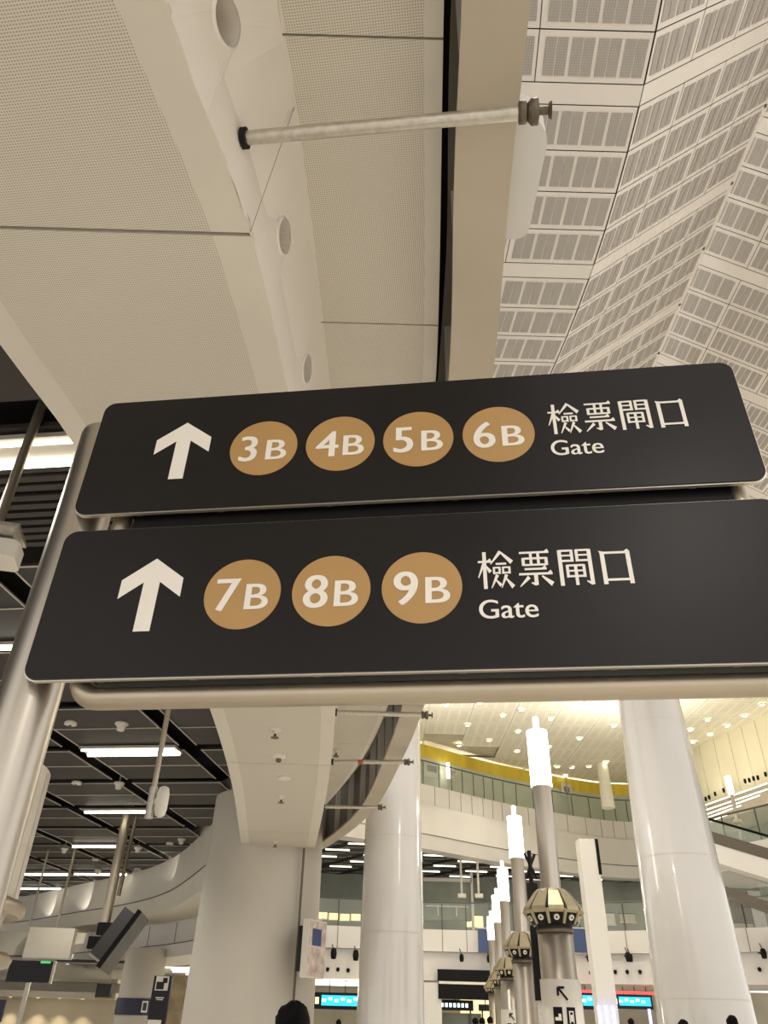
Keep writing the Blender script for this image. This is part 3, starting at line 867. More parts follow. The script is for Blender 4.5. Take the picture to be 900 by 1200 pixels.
# grey column with navy band
def column(name, c, prof, mtl, label, joints=(), n=64):
    m_ = MB().lathe(c, prof, n)
    o = struct(name, m_, mtl, label); return o


column('column', Vector((-7.9, 30.7, 0)), [(.72, 0), (.70, 1.6), (.7, 3.6)], GREYCOL, 'short grey column with a navy notice band')
t = thing('notice_band', 'navy notice band wrapped round the short grey column', 'sign', (-7.9, 30.7, 1.66))
MB().lathe((-7.9, 30.7, 0), [(.73, 1.66), (.73, 2.13)], 64, cap=False).build('band', NAVY, t)
m_ = MB(); a_ = math.radians(-58)
for q in range(5):
    pass
m_.lathe((-7.9, 30.7, 0), [(.738, 1.74), (.738, 2.06)], 8, cap=False, a0=math.radians(-66), a1=math.radians(-50))
m_.build('pictogram', LETTER, t)
MB().lathe((-7.9, 30.7, 0), [(.742, 1.79), (.742, 2.01)], 8, cap=False, a0=math.radians(-63), a1=math.radians(-53)).build('pictogram_figure', NAVY, t)

# wall-hung boxes
def boxthing(name, label, cat, c, size, rz, mtl, parts=(), group=None):
    c = Vector(c); t = thing(name, label, cat, c, group)
    MB().box(c, size, rz).build('body', mtl, t)
    for nm, off, sz, mt in parts:
        rot = Matrix.Rotation(rz, 3, 'Z'); MB().box(c + rot @ Vector(off), sz, rz).build(nm, mt, t)
    return t


boxthing('blank_sign', 'large pale grey sign back hanging beside the monitor', 'sign', (-9.62, 26, 3.38), (1.35, .3, .78), .05, GREYBOX, [('edge_frame', (0, .02, -.4), (1.36, .32, .03), LIP)])
MB().tube([(-9.55, 26, 3.7), (-9.55, 26, 6.2)], .04, 10).build('hanger_rod', TUBE, bpy.data.objects['blank_sign'])
boxthing('hanging_sign_box', 'small pale sign box beside the canopy drum', 'sign', (-10.75, 26.4, 3.36), (1.0, .3, .62), .05, GREYBOX, [('edge_frame', (0, .0, -.32), (1.02, .32, .03), SEAM), ('hanger_rod', (.2, 0, 1.4), (.05, .05, 2.5), TUBE)])
boxthing('wall_screen', 'black flat screen with a green light under the grey sign', 'screen', (-10.4, 27, 2.68), (1.3, .12, .56), .05, SCREENK, [('status_light', (.42, -.07, .25), (.3, .03, .06), GREENLED), ('side_frame', (.68, 0, 0), (.06, .14, .6), LIP), ('support', (0, .1, -1.4), (.12, .1, 2.8), GALV)])
boxthing('notice_board', 'purple notice board at the left frame edge', 'sign', (-10.1, 24, 1.66), (.8, .1, .5), .05, NAVY, [('arrow_mark', (.25, -.06, .02), (.05, .02, .22), LETTER), ('post', (0, .05, -.96), (.1, .08, 1.4), GALV)])
boxthing('loudspeaker', 'small dark loudspeaker under the ledge beside the short column', 'speaker', (-9.95, 33.45, 2.4), (.5, .3, .42), .1, MONITOR, [('side_panel', (-.26, 0, 0), (.03, .32, .44), SCREENK), ('drop_rod', (.12, 0, .5), (.04, .04, .66), TUBE)])

# shop interior seen between the columns
mb = MB(); mb.box((-8.4, 42, 2.5), (7, .3, 5)); struct('wall_shop_interior', mb, BROWNWALL, 'brown shop interior wall')
mb = MB()
mb.box((-8.4, 37.5, 3.32), (7, 9, .06), 0, 0)
for k in range(6): mb.box((-8.4, 33.8 + k * 1.4, 3.27), (7, .3, .05), 0, 1)
struct('ceiling', mb, [PLANK, LIP], 'dark shop ceiling behind the totem')
for k, (x, y) in enumerate(((-7.6, 34.4), (-7.4, 36), (-7.7, 37.6), (-7.5, 39.4))):
    o = MB().box((x, y, 3.24), (1.5, .12, .04)).build('linear_light', TUBELOW, None, (x, y, 3.24))
    tag(o, 'linear shop ceiling light behind the totem, %s from the front' % ('first', 'second', 'third', 'fourth')[k], 'ceiling light', 'shop ceiling lights behind the totem')
boxthing('lit_sign', 'bright white shop sign strip behind the black totem', 'sign', (-7.3, 41.79, 2.7), (2.2, .1, .28), 0, WARMGLOW, [('lettering', (0, -.06, 0), (1.4, .02, .08), SHOPWALL), ('frame', (0, .02, -.16), (2.24, .1, .04), RAIL)])
for x, z, s in ((-7.5, 1.9, .28), (-7.05, 1.95, .34), (-7.3, 1.35, .3)):
    o = MB().box((x, 41.8, z), (s, .1, s * 1.3)).build('display_case', WARMGLOW, None, (x, 41.8, z)); tag(o, {(-7.5): 'left lit display case on the brown shop wall', (-7.05): 'right lit display case on the brown shop wall', (-7.3): 'low lit display case on the brown shop wall'}[x], 'display case', 'lit display cases')
tt = thing('totem_sign', 'tall black totem sign with white pictogram beside the short column', 'sign', (-6.55, 28, 0))
MB().box((-6.55, 28, 1.35), (.56, .14, 2.7), .0).build('body', SCREENK, tt)
m_ = MB(); m_.box((-6.55, 27.92, 2.5), (.4, .02, .38)); m_.build('pictogram_frame', LETTER, tt)
m_ = MB(); m_.box((-6.6, 27.905, 2.44), (.24, .01, .2)); m_.box((-6.46, 27.905, 2.58), (.14, .01, .14)); m_.build('pictogram', SCREENK, tt)
m_ = MB(); m_.box((-6.55, 27.92, 2.12), (.26, .02, .03)); m_.box((-6.55, 27.92, 2.07), (.2, .02, .02)); m_.build('lettering', LETTER, tt)
MB().box((-6.6, 27.92, 1.3), (.42, .02, .5)).build('white_notice', LETTER, tt)

# ================================================================== BIG COLUMNS
gc = Vector((-2.55, 19.05, 0))
o = struct('column', MB().lathe(gc, [(1.40, 0), (1.36, 2), (1.33, 4.2), (1.30, 6.1), (1.28, 6.3)], 72), GREYCOL, 'broad matt grey column under the end of the soffit')
o = MB().tube([(-1.53, 18.02, .5), (-1.55, 17.99, 3.4), (-1.56, 17.99, 4.78)], .025, 8).build('conduit', FITTING, None, (-1.53, 18.02, .5)); tag(o, 'thin grey conduit running up the broad grey column', 'conduit')
wc = Vector((.42, 18.5, 0))
o = struct('column', MB().lathe(wc, [(.74, 0), (.69, 2), (.655, 5), (.62, 8), (.6, 17.3)], 96), GLOSSW, 'glossy white round column left of the lamp posts')
rc = Vector((7.46, 20.0, 0))
o = struct('column', MB().lathe(rc, [(1.11, 0), (1.03, 2), (.97, 4), (.9, 6.5), (.8, 9.3), (.72, 14), (.7, 19.3)], 96), GLOSSW, 'glossy white tapering column right of the lamp posts')
m_ = MB()
for c, r, z in ((wc, .692, 2.9), (wc, .66, 4.75), (wc, .635, 6.9), (rc, .93, 5.6), (rc, .862, 7.6), (rc, 1.02, 2.6)):
    pass
for z, r in ((3.2, .679), (5.1, .656), (7.2, .6305)):
    m_.lathe(wc, [(r + .001, z), (r + .001, z + .012)], 64, cap=False)
for z, r in ((2.2, 1.024), (5.1, .941), (8.4, .8325)):
    m_.lathe(rc, [(r + .002, z), (r + .002, z + .014)], 64, cap=False)
struct('trim_joint', m_, GREYBOX, 'panel joints on the white columns')

# screen on the grey column
t = thing('wall_display', 'poster display seen edge-on, mounted on the right of the broad grey column', 'screen', (-1.2, 17.8, 2.8))
ang = math.radians(62)
exv = Vector((math.cos(ang), math.sin(ang), 0)); env = Vector((exv.y, -exv.x, 0)); zt = Vector((0, -.06, 1)).normalized()
c0 = Vector((-1.18, 17.62, 2.83))
MB().box(c0 - env * .0, (.7, .14, 1.02), 0, 0, (exv, -env, UZ)).build('housing', PLASTIC, t)
MB().box(c0 + env * .075, (.64, .012, .96), 0, 0, (exv, -env, UZ)).build('poster', PINKPOSTER, t)
m_ = MB(); m_.box(c0 + env * .084 + UZ * .2 - exv * .04, (.34, .006, .3), 0, 0, (exv, -env, UZ)); m_.build('poster_picture', BLUEP, t)
MB().box(c0 - env * .15 + exv * .0, (.5, .18, .8), 0, 0, (exv, -env, UZ)).build('back_box', SCREENK, t)
m_ = MB(); m_.tube([c0 + UZ * .5 + exv * .1, c0 + UZ * .56 + exv * .16 + env * .1], .02, 8); m_.build('antenna_stub', PLASTIC, t)

# ================================================================== LAMP POSTS
def arc_patch(m_, c, r, a0, a1, z0, z1, mi=0): m_.lathe(c, [(r, z0), (r, z1)], 10, mi, False, a0, a1)


def lamp_post(c, label):
    c = Vector(c); t = thing('lamp_post', label, 'lamp post', c, 'steel lamp posts in a row')
    MB().lathe(c, [(.3, 0), (.3, .05), (.265, .06), (.265, 2.98), (.2, 3.0)], 40).build('lower_shaft', STEEL, t)
    MB().lathe(c, [(.27, 2.8), (.275, 2.8), (.275, 2.86), (.27, 2.86)], 32, cap=False).build('vent_band', FITTING, t)
    col_ = MB().lathe(c, [(.27, 2.9), (.33, 2.91), (.42, 3.07), (.42, 3.1), (.28, 3.3), (.19, 3.38), (.155, 3.38)], 40).build('collar', BOXBLACK, t)
    for k in range(10):
        a = 2 * math.pi * (k + .35) / 10; er = Vector((math.cos(a), math.sin(a), 0)); et = Vector((-math.sin(a), math.cos(a), 0))
        def q(r, w, z): return [c + er * r - et * w + UZ * z, c + er * r + et * w + UZ * z]
        A = q(.445, .115, 3.085) + q(.43, .115, 3.14) + q(.26, .075, 3.36) + q(.21, .055, 3.4)
        I = q(.41, .1, 3.05) + q(.36, .1, 3.1) + q(.22, .07, 3.3) + q(.18, .05, 3.36)
        m_ = MB(); m_.add(A + I, [(0, 1, 3, 2), (2, 3, 5, 4), (4, 5, 7, 6), (9, 8, 10, 11), (11, 10, 12, 13), (13, 12, 14, 15), (0, 2, 10, 8), (2, 4, 12, 10), (4, 6, 14, 12), (1, 9, 11, 3), (3, 11, 13, 5), (5, 13, 15, 7), (0, 8, 9, 1), (6, 7, 15, 14)])
        m_.build('petal', PETAL, t)
        lc = c + er * .385 + UZ * 2.985
        m_ = MB(); m_.prism([(.042 * math.cos(b), .042 * math.sin(b)) for b in [2 * math.pi * j / 12 for j in range(12)]], lc, et, (UZ * .87 + er * .49).normalized(), (er * .87 - UZ * .49).normalized(), -.03, .01)
        m_.build('spot_lens', LENS, t)
        m_ = MB(); m_.prism([(.016 * math.cos(b), .016 * math.sin(b)) for b in [2 * math.pi * j / 8 for j in range(8)]], lc, et, (UZ * .87 + er * .49).normalized(), (er * .87 - UZ * .49).normalized(), .008, .014)
        m_.build('lens_core', BOXBLACK, t)
        a2 = a + math.pi / 10; e2 = Vector((math.cos(a2), math.sin(a2), 0))
        MB().tube([c + e2 * .34 + UZ * 2.91, c + e2 * .445 + UZ * 3.09], [.022, .03], 6).build('rib', PETAL, t)
    MB().lathe(c, [(.175, 3.36), (.155, 3.42), (.15, 4.9), (.165, 4.92), (.165, 4.96)], 32).build('upper_shaft', STEEL, t)
    MB().lathe(c, [(.175, 4.96), (.175, 5.9), (.1, 5.92)], 32).build('lamp_tube', LAMPGLOW, t)
    MB().lathe(c, [(.05, 5.92), (.05, 6.14), (.02, 6.16)], 16).build('finial', LAMPGLOW, t)
    return t


posts = [((2.78, 13.0, 0), 'tallest steel lamp post, nearest, with a sign plate'), ((3.42, 19.5, 0), 'second nearest lamp post, behind the black hanging display'),
         ((4.22, 27.0, 0), 'third lamp post in the row, with a small white plate'), ((4.85, 33.0, 0), 'fourth lamp post in the row beside the black double sign'),
         ((5.56, 40.0, 0), 'farthest lamp post of the row')]
post_objs = []
proto = lamp_post((0, 0, 0), posts[0][1])
for k, (c, lab) in enumerate(posts):
    lp = proto if k == 0 else dup(proto, c, lab)
    lp.location = c
    lp['label'] = lab; post_objs.append(lp)
    lamp('lamp_post_glow', 'POINT', (c[0], c[1], 6.4), 60, (1, .95, .85), .12)


def post_plate(post, c, z0, z1, label):
    c = Vector(c); t = None
    a = math.atan2(-c.y, -c.x) + .1; r = .3
    t = MB().lathe(c, [(r - .005, z0), (r, z0), (r, z1), (r - .005, z1)], 24, cap=False, a0=a - 1.35, a1=a + 1.35).build('direction_plate', PLASTIC, post)
    t['label'] = label
    fr = Vector((math.cos(a), math.sin(a), 0)); et = Vector((-math.sin(a), math.cos(a), 0))   # et points right seen from the hall
    def wrap(poly, name, mtl, rr):
        m_ = MB()
        for pl in poly:
            pts = []
            for x, z in pl:
                b = a + x / rr; pts.append(c + Vector((rr * math.cos(b), rr * math.sin(b), z)))
            m_.add(pts, [tuple(range(len(pts)))])
        m_.build(name, mtl, t)
    za = z1 - .18
    def seg(x0, y0, x1, y1, w):
        return [(x + 0, za + y) for x, y in DS(x0, y0, x1, y1, w, w)[0]]
    wrap([seg(.06, -.075, -.055, .06, .03), seg(-.07, .075, .025, .075, .03), seg(-.07, .075, -.07, -.025, .03)], 'arrow', BOXBLACK, r + .012)
    def rect(x0, x1, y0, y1): return [(x0, y0), (x1, y0), (x1, y1), (x0, y1)]
    zi = z1 - .58
    wrap([rect(-.16, -.03, zi, zi + .24), rect(.03, .16, zi, zi + .24)], 'pictogram', BOXBLACK, r + .012)
    wrap([rect(-.14, -.05, zi + .08, zi + .12), rect(-.09, -.05, zi + .12, zi + .16)], 'pictogram_figure', LETTER, r + .02)
    wrap([rect(.06, .075, zi + .05, zi + .19), rect(.115, .13, zi + .05, zi + .19), rect(.06, .13, zi + .18, zi + .195), rect(.08, .11, zi + .07, zi + .15)], 'pictogram_figure', LETTER, r + .02)
    wrap([rect(-.06 + .04 * j, -.02 + .04 * j, z1 - .715, z1 - .705) for j in range(-6, 9)], 'plate_joint', SEAM, r + .004)


post_plate(post_objs[0], (2.78, 13.0, 0), .5, 2.2, 'white direction plate with arrow and pictograms on the nearest lamp post')
post_plate(post_objs[2], (4.22, 27.0, 0), .4, 2.05, 'small white direction plate with pictograms on a farther lamp post')

# black hanging display between the posts
p = at(628, 1100, 16.0); t = thing('hanging_display', 'black display seen edge-on, hanging between the two nearest lamp posts', 'screen', (p.x, p.y, 2.0))
exd = Vector((.2, .98, 0)).normalized()
MB().box((p.x, p.y, 2.93), (.95, .2, 1.85), 0, 0, (Vector((.17, .98, 0)).normalized(), Vector((.98, -.17, 0)).normalized(), UZ)).build('housing', SCREENK, t)
m_ = MB(); m_.tube([(p.x, p.y, 3.85), (p.x, p.y, 4.5)], .04, 8); m_.tube([(p.x - .1, p.y, 4.0), (p.x + .12, p.y + .1, 4.45)], .03, 8); m_.tube([(p.x + .12, p.y, 4.0), (p.x - .1, p.y, 4.45)], .025, 8)
m_.build('bracket', BOXBLACK, t)
MB().tube([(p.x + .14, p.y - .1, 2.0), (p.x + .14, p.y - .1, 3.6)], .02, 8).build('cable', BOXBLACK, t)
MB().box((p.x, p.y, 1.0), (.16, .16, 2.02)).build('stand', GALV, t)

# pale square pillar
p = at(706, 1150, 40.0)
struct('pillar', MB().box((p.x, 40, 4.7), (.86, .8, 9.4)), FASCIA, 'pale slim square pillar behind the nearest lamp post')
o = MB().box((p.x + .42, 39.57, 8.6), (.14, .06, 1.6)).build('banner_strip', BOXBLACK, None, (p.x + .42, 39.57, 7.8)); tag(o, 'black vertical strip on the upper corner of the pale pillar', 'banner')

# ================================================================== FAR BALCONIES
UP = curve_pts([(-16, 33), (-9, 40), (-3, 45), (3.15, 49.0), (6.7, 51.7), (9.9, 53.9), (15.7, 57.0), (19.5, 57.6), (24, 56)], 64)
mb = MB()
mb.strip(lift(UP, 14.2), lift(UP, 13.0)); mb.strip(lift(push(UP, .15), 12.96), lift(push(UP, .15), 11.2)); mb.strip(lift(UP, 13.0), lift(push(UP, .15), 12.96), 1)
mb.strip(lift(push(UP, .15), 11.2), lift(push(UP, -.1), 10.45)); mb.strip(lift(push(UP, -.1), 10.45), lift(push(UP, -1.2), 10.45), 0)
mb.strip(lift(UP, 14.2), lift(push(UP, -8), 14.2), 0)
for i in range(3, len(UP) - 2, 2):
    q = UP[i]; t_ = (UP[i + 1] - UP[i - 1]).normalized(); n_ = Vector((t_.y, -t_.x, 0))
    mb.box(q + UZ * 13.6 + n_ * .005, (.025, .02, 1.16), math.atan2(t_.y, t_.x), 1)
mb.strip(lift(push(UP, .165), 11.24), lift(push(UP, .165), 11.19), 1)
struct('wall_balcony_upper', mb, [FASCIA, SEAM], 'white curved upper balcony front')
t = thing('glass_balustrade', 'glass balustrade along the upper balcony in front of the yellow hoarding', 'balustrade', (3.15, 49, 14.2))
G1 = push(UP, -.3)
MB().strip(lift(G1, 14.2), lift(G1, 15.75)).build('glass_panel', GLASS, t)
MB().tube(lift(G1, 15.78), .04, 8).build('handrail', RAIL, t)
for i in range(24, len(G1) - 4, 2):
    q = G1[i]; MB().box((q.x, q.y - .05, 14.95), (.05, .05, 1.5)).build('post', RAIL, t)
Y1 = push(UP, -.95)
t = thing('hoarding', 'yellow hoarding strip behind the upper glass balustrade', 'hoarding', (4, 52, 14.2))
MB().strip(lift(Y1, 16.25), lift(Y1, 17.1)).build('yellow_sheet', YELLOW, t)
MB().strip(lift(Y1, 14.22), lift(Y1, 16.25)).build('lower_sheet', PALEGREEN, t)
mb = MB(); Y2 = push(UP, -8); mb.strip(lift(Y2, 14), lift(Y2, ROOF + .6)); struct('wall_upper_back', mb, CEILCREAM, 'cream back wall of the upper floor')
# dark bar where the roof meets the hoarding, posters behind the glass
for (px, py, w, h, lab) in ((506, 902, 1.3, 1.0, 'pale poster behind the upper glass, at its left end'), (530, 907, .7, .8, 'pink flower poster behind the upper glass'), (664, 926, 1.0, .9, 'pale poster behind the upper glass near the right column')):
    q = Vector((0, 50, 0))
    for _ in range(6):
        yy = float(np.interp(at(px, py, q.y).x, [p.x for p in UP], [p.y for p in UP])) + .75; q = at(px, py, yy)
    boxthing('poster', lab, 'poster', q, (w, .05, h), .6, PINKPOSTER if px == 530 else FASCIA, [('print', (0, -.03, .05), (w * .6, .02, h * .4), GREENGREY)], 'posters behind the upper balustrade')

# lower level: floor edge, glass, frieze with black spotlights
LO = curve_pts([(-18, 44), (-8, 46), (-3.2, 46.6), (3.2, 47.3), (9, 46.8), (14, 45), (20, 41.5), (26, 36)], 64)
zl = 5.92
mb = MB()
mb.strip(lift(LO, 6.0), lift(LO, 4.95)); mb.strip(lift(push(LO, -.25), 4.95), lift(push(LO, -.25), 3.6)); mb.strip(lift(LO, 4.95), lift(push(LO, -.25), 4.95), 1)
mb.strip(lift(push(LO, -.25), 3.6), lift(push(LO, -3), 3.45)); mb.strip(lift(LO, 6.0), lift(push(LO, -10), 6.0))
for i in range(2, len(LO) - 1, 2):
    q = LO[i]; t_ = (LO[i + 1] - LO[i - 1]).normalized(); n_ = Vector((t_.y, -t_.x, 0))
    mb.box(q + UZ * 5.47 + n_ * .005, (.03, .02, 1.03), math.atan2(t_.y, t_.x), 1)
struct('wall_balcony_lower', mb, [FASCIA, SEAM], 'white lower balcony front')
t = thing('glass_balustrade', 'glass balustrade along the lower balcony behind the lamp posts', 'balustrade', (3, 47.2, 6))
G2 = push(LO, -.2)
MB().strip(lift(G2, 6.0), lift(G2, 7.35)).build('glass_panel', GLASSC, t)
MB().tube(lift(G2, 7.38), .04, 8).build('handrail', RAIL, t)
for i in range(14, len(G2) - 6, 2):
    q = G2[i]; MB().box((q.x, q.y - .05, 6.65), (.05, .05, 1.3)).build('post', RAIL, t)
# dark ceiling over the lower level with bright battens
mb = MB(); mb.strip(lift(push(UP, -.9), 10.55), [Vector((p.x + (3 if p.x > 5 else -4), 68, 10.55)) for p in UP], 0)
def front(x): return float(np.interp(x, [p.x for p in UP], [p.y for p in UP])) + 1.2
for k in range(16):
    x = -10 + 2.2 * k; f = front(x); mb.box((x - 3.5, f + 6.2, 10.54), (.5, 14, .02), .55, 2)
for k in range(9):
    for i in range(20):
        x = -9 + 1.6 * i; f = front(x); mb.box((x, f + .8 + k * 1.5, 10.54), (1.5, .05, .02), .0, 1)
struct('ceiling', mb, [PLANK, LIP, BLACK], 'dark ceiling over the lower gallery')
batten = None
for k in range(36):
    i, j = k % 9, k // 9
    x = -3.2 + i * 2.35 + (j % 2) * .9; y = front(x) + .8 + j * 3.0
    lab = 'bright batten in the dark gallery ceiling beyond the atrium'
    if batten is None:
        batten = MB().box((x, y, 10.5), (1.5, .1, .06), .06).build('gallery_batten', TUBELOW, None, (x, y, 10.5)); tag(batten, lab, 'ceiling light', 'battens in the dark gallery ceiling')
    else:
        b2 = batten.copy(); COL.objects.link(b2); b2.location = (x, y, 10.5)
mb = MB(); mb.box((4, 60, 8.2), (60, .3, 4.6)); struct('wall_gallery_back', mb, GREENGREY, 'grey green gallery back wall')
for k, (px, py, w, h, mt_, lab) in enumerate(((524, 1060, 2.2, 1.2, GREENGREY, 'grey-green glazed kiosk front in the gallery'), (556, 1080, 1.2, .7, WARMGLOW, 'lit warm shop window behind the lamp posts'),
                                ((378), 1073, .64, .42, WARMGLOW, 'lit warm window left of the white column, first from the grey column'), ((391), 1074, .64, .42, WARMGLOW, 'lit warm window left of the white column, second from the grey column'),
                                ((404), 1075, .64, .42, WARMGLOW, 'lit warm window left of the white column, third from the grey column'), ((417), 1075, .64, .42, WARMGLOW, 'lit warm window touching the white column'),
                                (713, 1077, .9, .7, FASCIA, 'pale shop sign in the gallery beside the right column'), (735, 1076, 1.1, .5, SHOPWALL, 'dull shop counter in the gallery beside the right column'))):
    q = at(px, py, 59.74)
    boxthing('shop_window', lab, 'shop window', q, (w, .12, h), 0, mt_, [('frame', (0, -.05, h / 2 + .03), (w + .1, .1, .06), RAIL), ('sill', (0, -.05, -h / 2 - .03), (w + .1, .12, .06), FASCIA)], 'gallery shop windows')
# suspended kiosk frame seen left of the lamp posts
t = thing('kiosk', 'glazed grey kiosk with white frame in the gallery left of the lamp posts', 'kiosk', at(525, 1075, 55))
q = at(524, 1055, 55)
MB().box((q.x, 55.6, q.z), (3.2, .9, 2.2)).build('glazing', GREENGREY, t)
m_ = MB()
for sx in (-1.65, 1.65): m_.box((q.x + sx, 55, (6.0 + q.z + 1.7) / 2), (.16, .16, q.z + 1.7 - 6.0))
m_.box((q.x, 55, q.z + 1.2), (3.3, .16, .2)); m_.build('frame', PLASTIC, t)
m_ = MB(); m_.box((q.x, 55.05, q.z - .35), (2.8, .06, .08)); m_.box((q.x - .6, 55.05, q.z - .6), (.08, .06, .6)); m_.box((q.x + .6, 55.05, q.z - .6), (.08, .06, .6)); m_.build('shelf', FASCIA, t)

for px, lab in ((561, 'thin pole with a small camera hanging in the gallery beside the lamp posts'), (541, 'thin pole with a small camera hanging in the gallery, left one')):
    q = at(px, 1050, 52.5); t = thing('hanging_camera', lab, 'camera', (q.x, 52.5, 10.5))
    MB().tube([(q.x, 52.5, 10.5), (q.x, 52.5, q.z)], .07, 8).build('pole', PLASTIC, t)
    MB().box((q.x, 52.4, q.z), (.5, .3, .22)).build('camera_body', PLASTIC, t)
# spotlights on the lower frieze
def on_frieze(px, py, d):
    y = 46.5
    for _ in range(6): y = float(np.interp(at(px, py, y).x, [p.x for p in LO], [p.y for p in LO])) + .25
    return at(px, py, y - d)


def spotlight(px, py, lab, s=1.0):
    q = on_frieze(px, py, .55); t = thing('wall_spotlight', lab, 'spotlight', q, 'black spotlights on the white lower frieze')
    MB().lathe(q, [(.05 * s, .2 * s), (.1 * s, .16 * s), (.12 * s, 0), (.09 * s, -.16 * s), (0, -.17 * s)], 12).build('head', BOXBLACK, t)
    MB().tube([q + Vector((0, .05, 0)), q + Vector((0, .56, .1))], .035 * s, 8).build('arm', BOXBLACK, t)
    if s > .9: MB().tube([q + UZ * .15, q + Vector((-.1, 0, .45))], .03, 8).build('bracket', FITTING, t)


for k, (px, py, s) in enumerate(((391, 1118, 1.4), (417, 1120, 1.4), (541, 1123, 1), (573, 1124, 1), (690, 1123, 1), (713, 1123, .9), (736, 1122, 1.2), (739, 1123, 1), (895, 1118, 1.2))):
    spotlight(px, py, ('larger black spotlight on the frieze beside the grey column', 'larger black spotlight on the frieze touching the white column', 'black spotlight above the black double sign', 'black spotlight at the right end of the black double sign',
                       'black spotlight left of the pale pillar', 'faint spotlight right of the pale pillar', 'left one of a close pair of spotlights beside the right column', 'right one of a close pair of spotlights beside the right column', 'black spotlight on the frieze at the right frame edge')[k], s)
for k, (px, py) in enumerate(((384, 1136), (396, 1136), (408, 1137), (692, 1140), (721, 1139), (735, 1139), (750, 1139), (890, 1136))):
    q = on_frieze(px, py, .06); o = MB().lathe(q, [(.0, .1), (.07, .08), (.1, 0), (.05, -.1), (0, -.1)], 10).build('small_spotlight', BOXBLACK, None, q)
    tag(o, ('small spot on the low frieze beside the grey column', 'small spot on the low frieze midway to the white column', 'small spot on the low frieze left of the white column', 'small spot on the low frieze left of the pale pillar', 'first small spot right of the pale pillar',
            'second small spot right of the pale pillar', 'small spot touching the right column on the low frieze', 'small spot on the low frieze right of the right column')[k], 'spotlight', 'small spots on the low frieze')
for (px, w, lab) in ((571, 1.0, 'blue panel on the lower balcony behind the far lamp posts'), (682, 1.0, 'blue panel on the lower balcony beside the pale pillar')):
    yb = 46.6 if px < 600 else 45.2; q = at(px, 1102, yb); boxthing('blue_panel', lab, 'panel', (q.x, yb, 5.48), (w, .08, 1.12), 0, BLUEP, [('edge_strip', (0, 0, .57), (w, .1, .04), FASCIA)])

# ground floor backdrop and shop signs
mb = MB(); mb.box((4, 52.5, 1.8), (60, .3, 3.7)); struct('wall_ground_back', mb, SHOPWALL, 'beige ground floor back wall')
q = at(390, 1151, 47.4); o = MB().box((q.x - .1, 48.3, 3.38), (3.4, .3, .2)).build('linear_light', TUBELOW, None, (q.x - .1, 48.3, 3.38)); tag(o, 'bright linear light under the frieze left of the white column', 'ceiling light')


def led_board(px, py, y, w, h, lab, bars, cm=CYAN):
    q = at(px, py, y); t = thing('information_display', lab, 'screen', q)
    MB().box(q, (w, .15, h)).build('housing', SCREENK, t)
    MB().box(q + Vector((w * .12, -.08, .02)), (w * .68, .02, h * .62)).build('screen', cm, t)
    m_ = MB()
    for k in range(bars):
        m_.box(q + Vector((-w * .18 + k * w * .6 / bars, -.095, h * (.12 if k % 2 else .02))), (w * .38 / bars, .01, h * .16))
    m_.build('screen_text', LEDWHITE, t)
    m_ = MB(); m_.box(q + Vector((-w * .38, -.085, .0)), (w * .06, .02, h * .4)); m_.box(q + Vector((-w * .29, -.085, .0)), (w * .06, .02, h * .4)); m_.build('gate_badge', WARMGLOW, t)
    for s_ in (-.4, -.1, .15, .4): MB().tube([q + Vector((w * s_, 0, h / 2)), Vector((q.x + w * s_, q.y, 3.52))], .03, 8).build('hanger', RAIL, t)


led_board(393, 1173, 47.6, 3.35, .75, 'hanging display with blue text between the grey and white columns', 6)
led_board(690, 1173, 46.8, 1.5, .75, 'cyan shop screen left of the pale pillar', 3)
led_board(737, 1174, 46.0, 2.4, .62, 'cyan shop screen between the pale pillar and the right column', 5)
o = MB().box((at(720, 1165, 46).x, 45.86, at(737, 1174, 46).z + .4), (4.4, .12, .12)).build('red_sign_strip', REDLED, None, (at(720, 1165, 46).x, 45.86, at(737, 1174, 46).z + .4)); tag(o, 'red lit strip above the cyan shop screens', 'sign')
for k, (px, py, yy) in enumerate(((702, 1186, 39.3), (710.5, 1186, 39.3), (719, 1186, 39.3), (761, 1186, 43), (645, 1185, 42))):
    q = at(px, py, yy); o = MB().box((q.x, yy, 1.25), (.11, .1, 2.5)).build('light_strip', LEDSTRIP, None, (q.x, yy, 0))
    tag(o, ('blue-white light strip at the left of the lit shop portal', 'blue-white light strip, middle of the three on the portal', 'blue-white light strip, right of the three on the portal', 'blue-white light strip left of the big right column', 'blue-white light strip beside the nearest lamp post')[k], 'light strip', 'blue-white light strips')
t = thing('hanging_sign', 'black double hanging sign seen from behind, left of the far lamp posts', 'sign', at(545, 1153, 47.2))
q = at(546, 1144, 47.2); MB().box(q, (3.03, .2, .58)).build('upper_panel', BOXBLACK, t)
q2 = at(547, 1162, 47.2); MB().box(q2, (3.03, .2, .72)).build('lower_panel', BOXBLACK, t)
MB().box((q + q2) / 2 + UZ * .03, (2.95, .22, .12)).build('light_gap', LETTER, t)
m_ = MB()
for s_ in (-1, 1): m_.box(q + Vector((s_, .25, .1)), (.1, .32, .1))
m_.build('wall_bracket', RAIL, t)
q = at(533, 1178, 48.6); t = thing('led_sign', 'dark sign with white lit text under the double hanging sign', 'sign', q)
MB().box(q, (2.0, .1, .48)).build('housing', SCREENK, t)
MB().box((q.x, q.y, (q.z + 3.52) / 2 + .12), (.06, .06, 3.52 - q.z - .24)).build('hanger', RAIL, t)
m_ = MB()
for k in range(7): m_.box(q + Vector((-.68 + k * .22, -.06, 0)), (.13, .02, .18))
m_.build('screen_text', LEDWHITE, t)
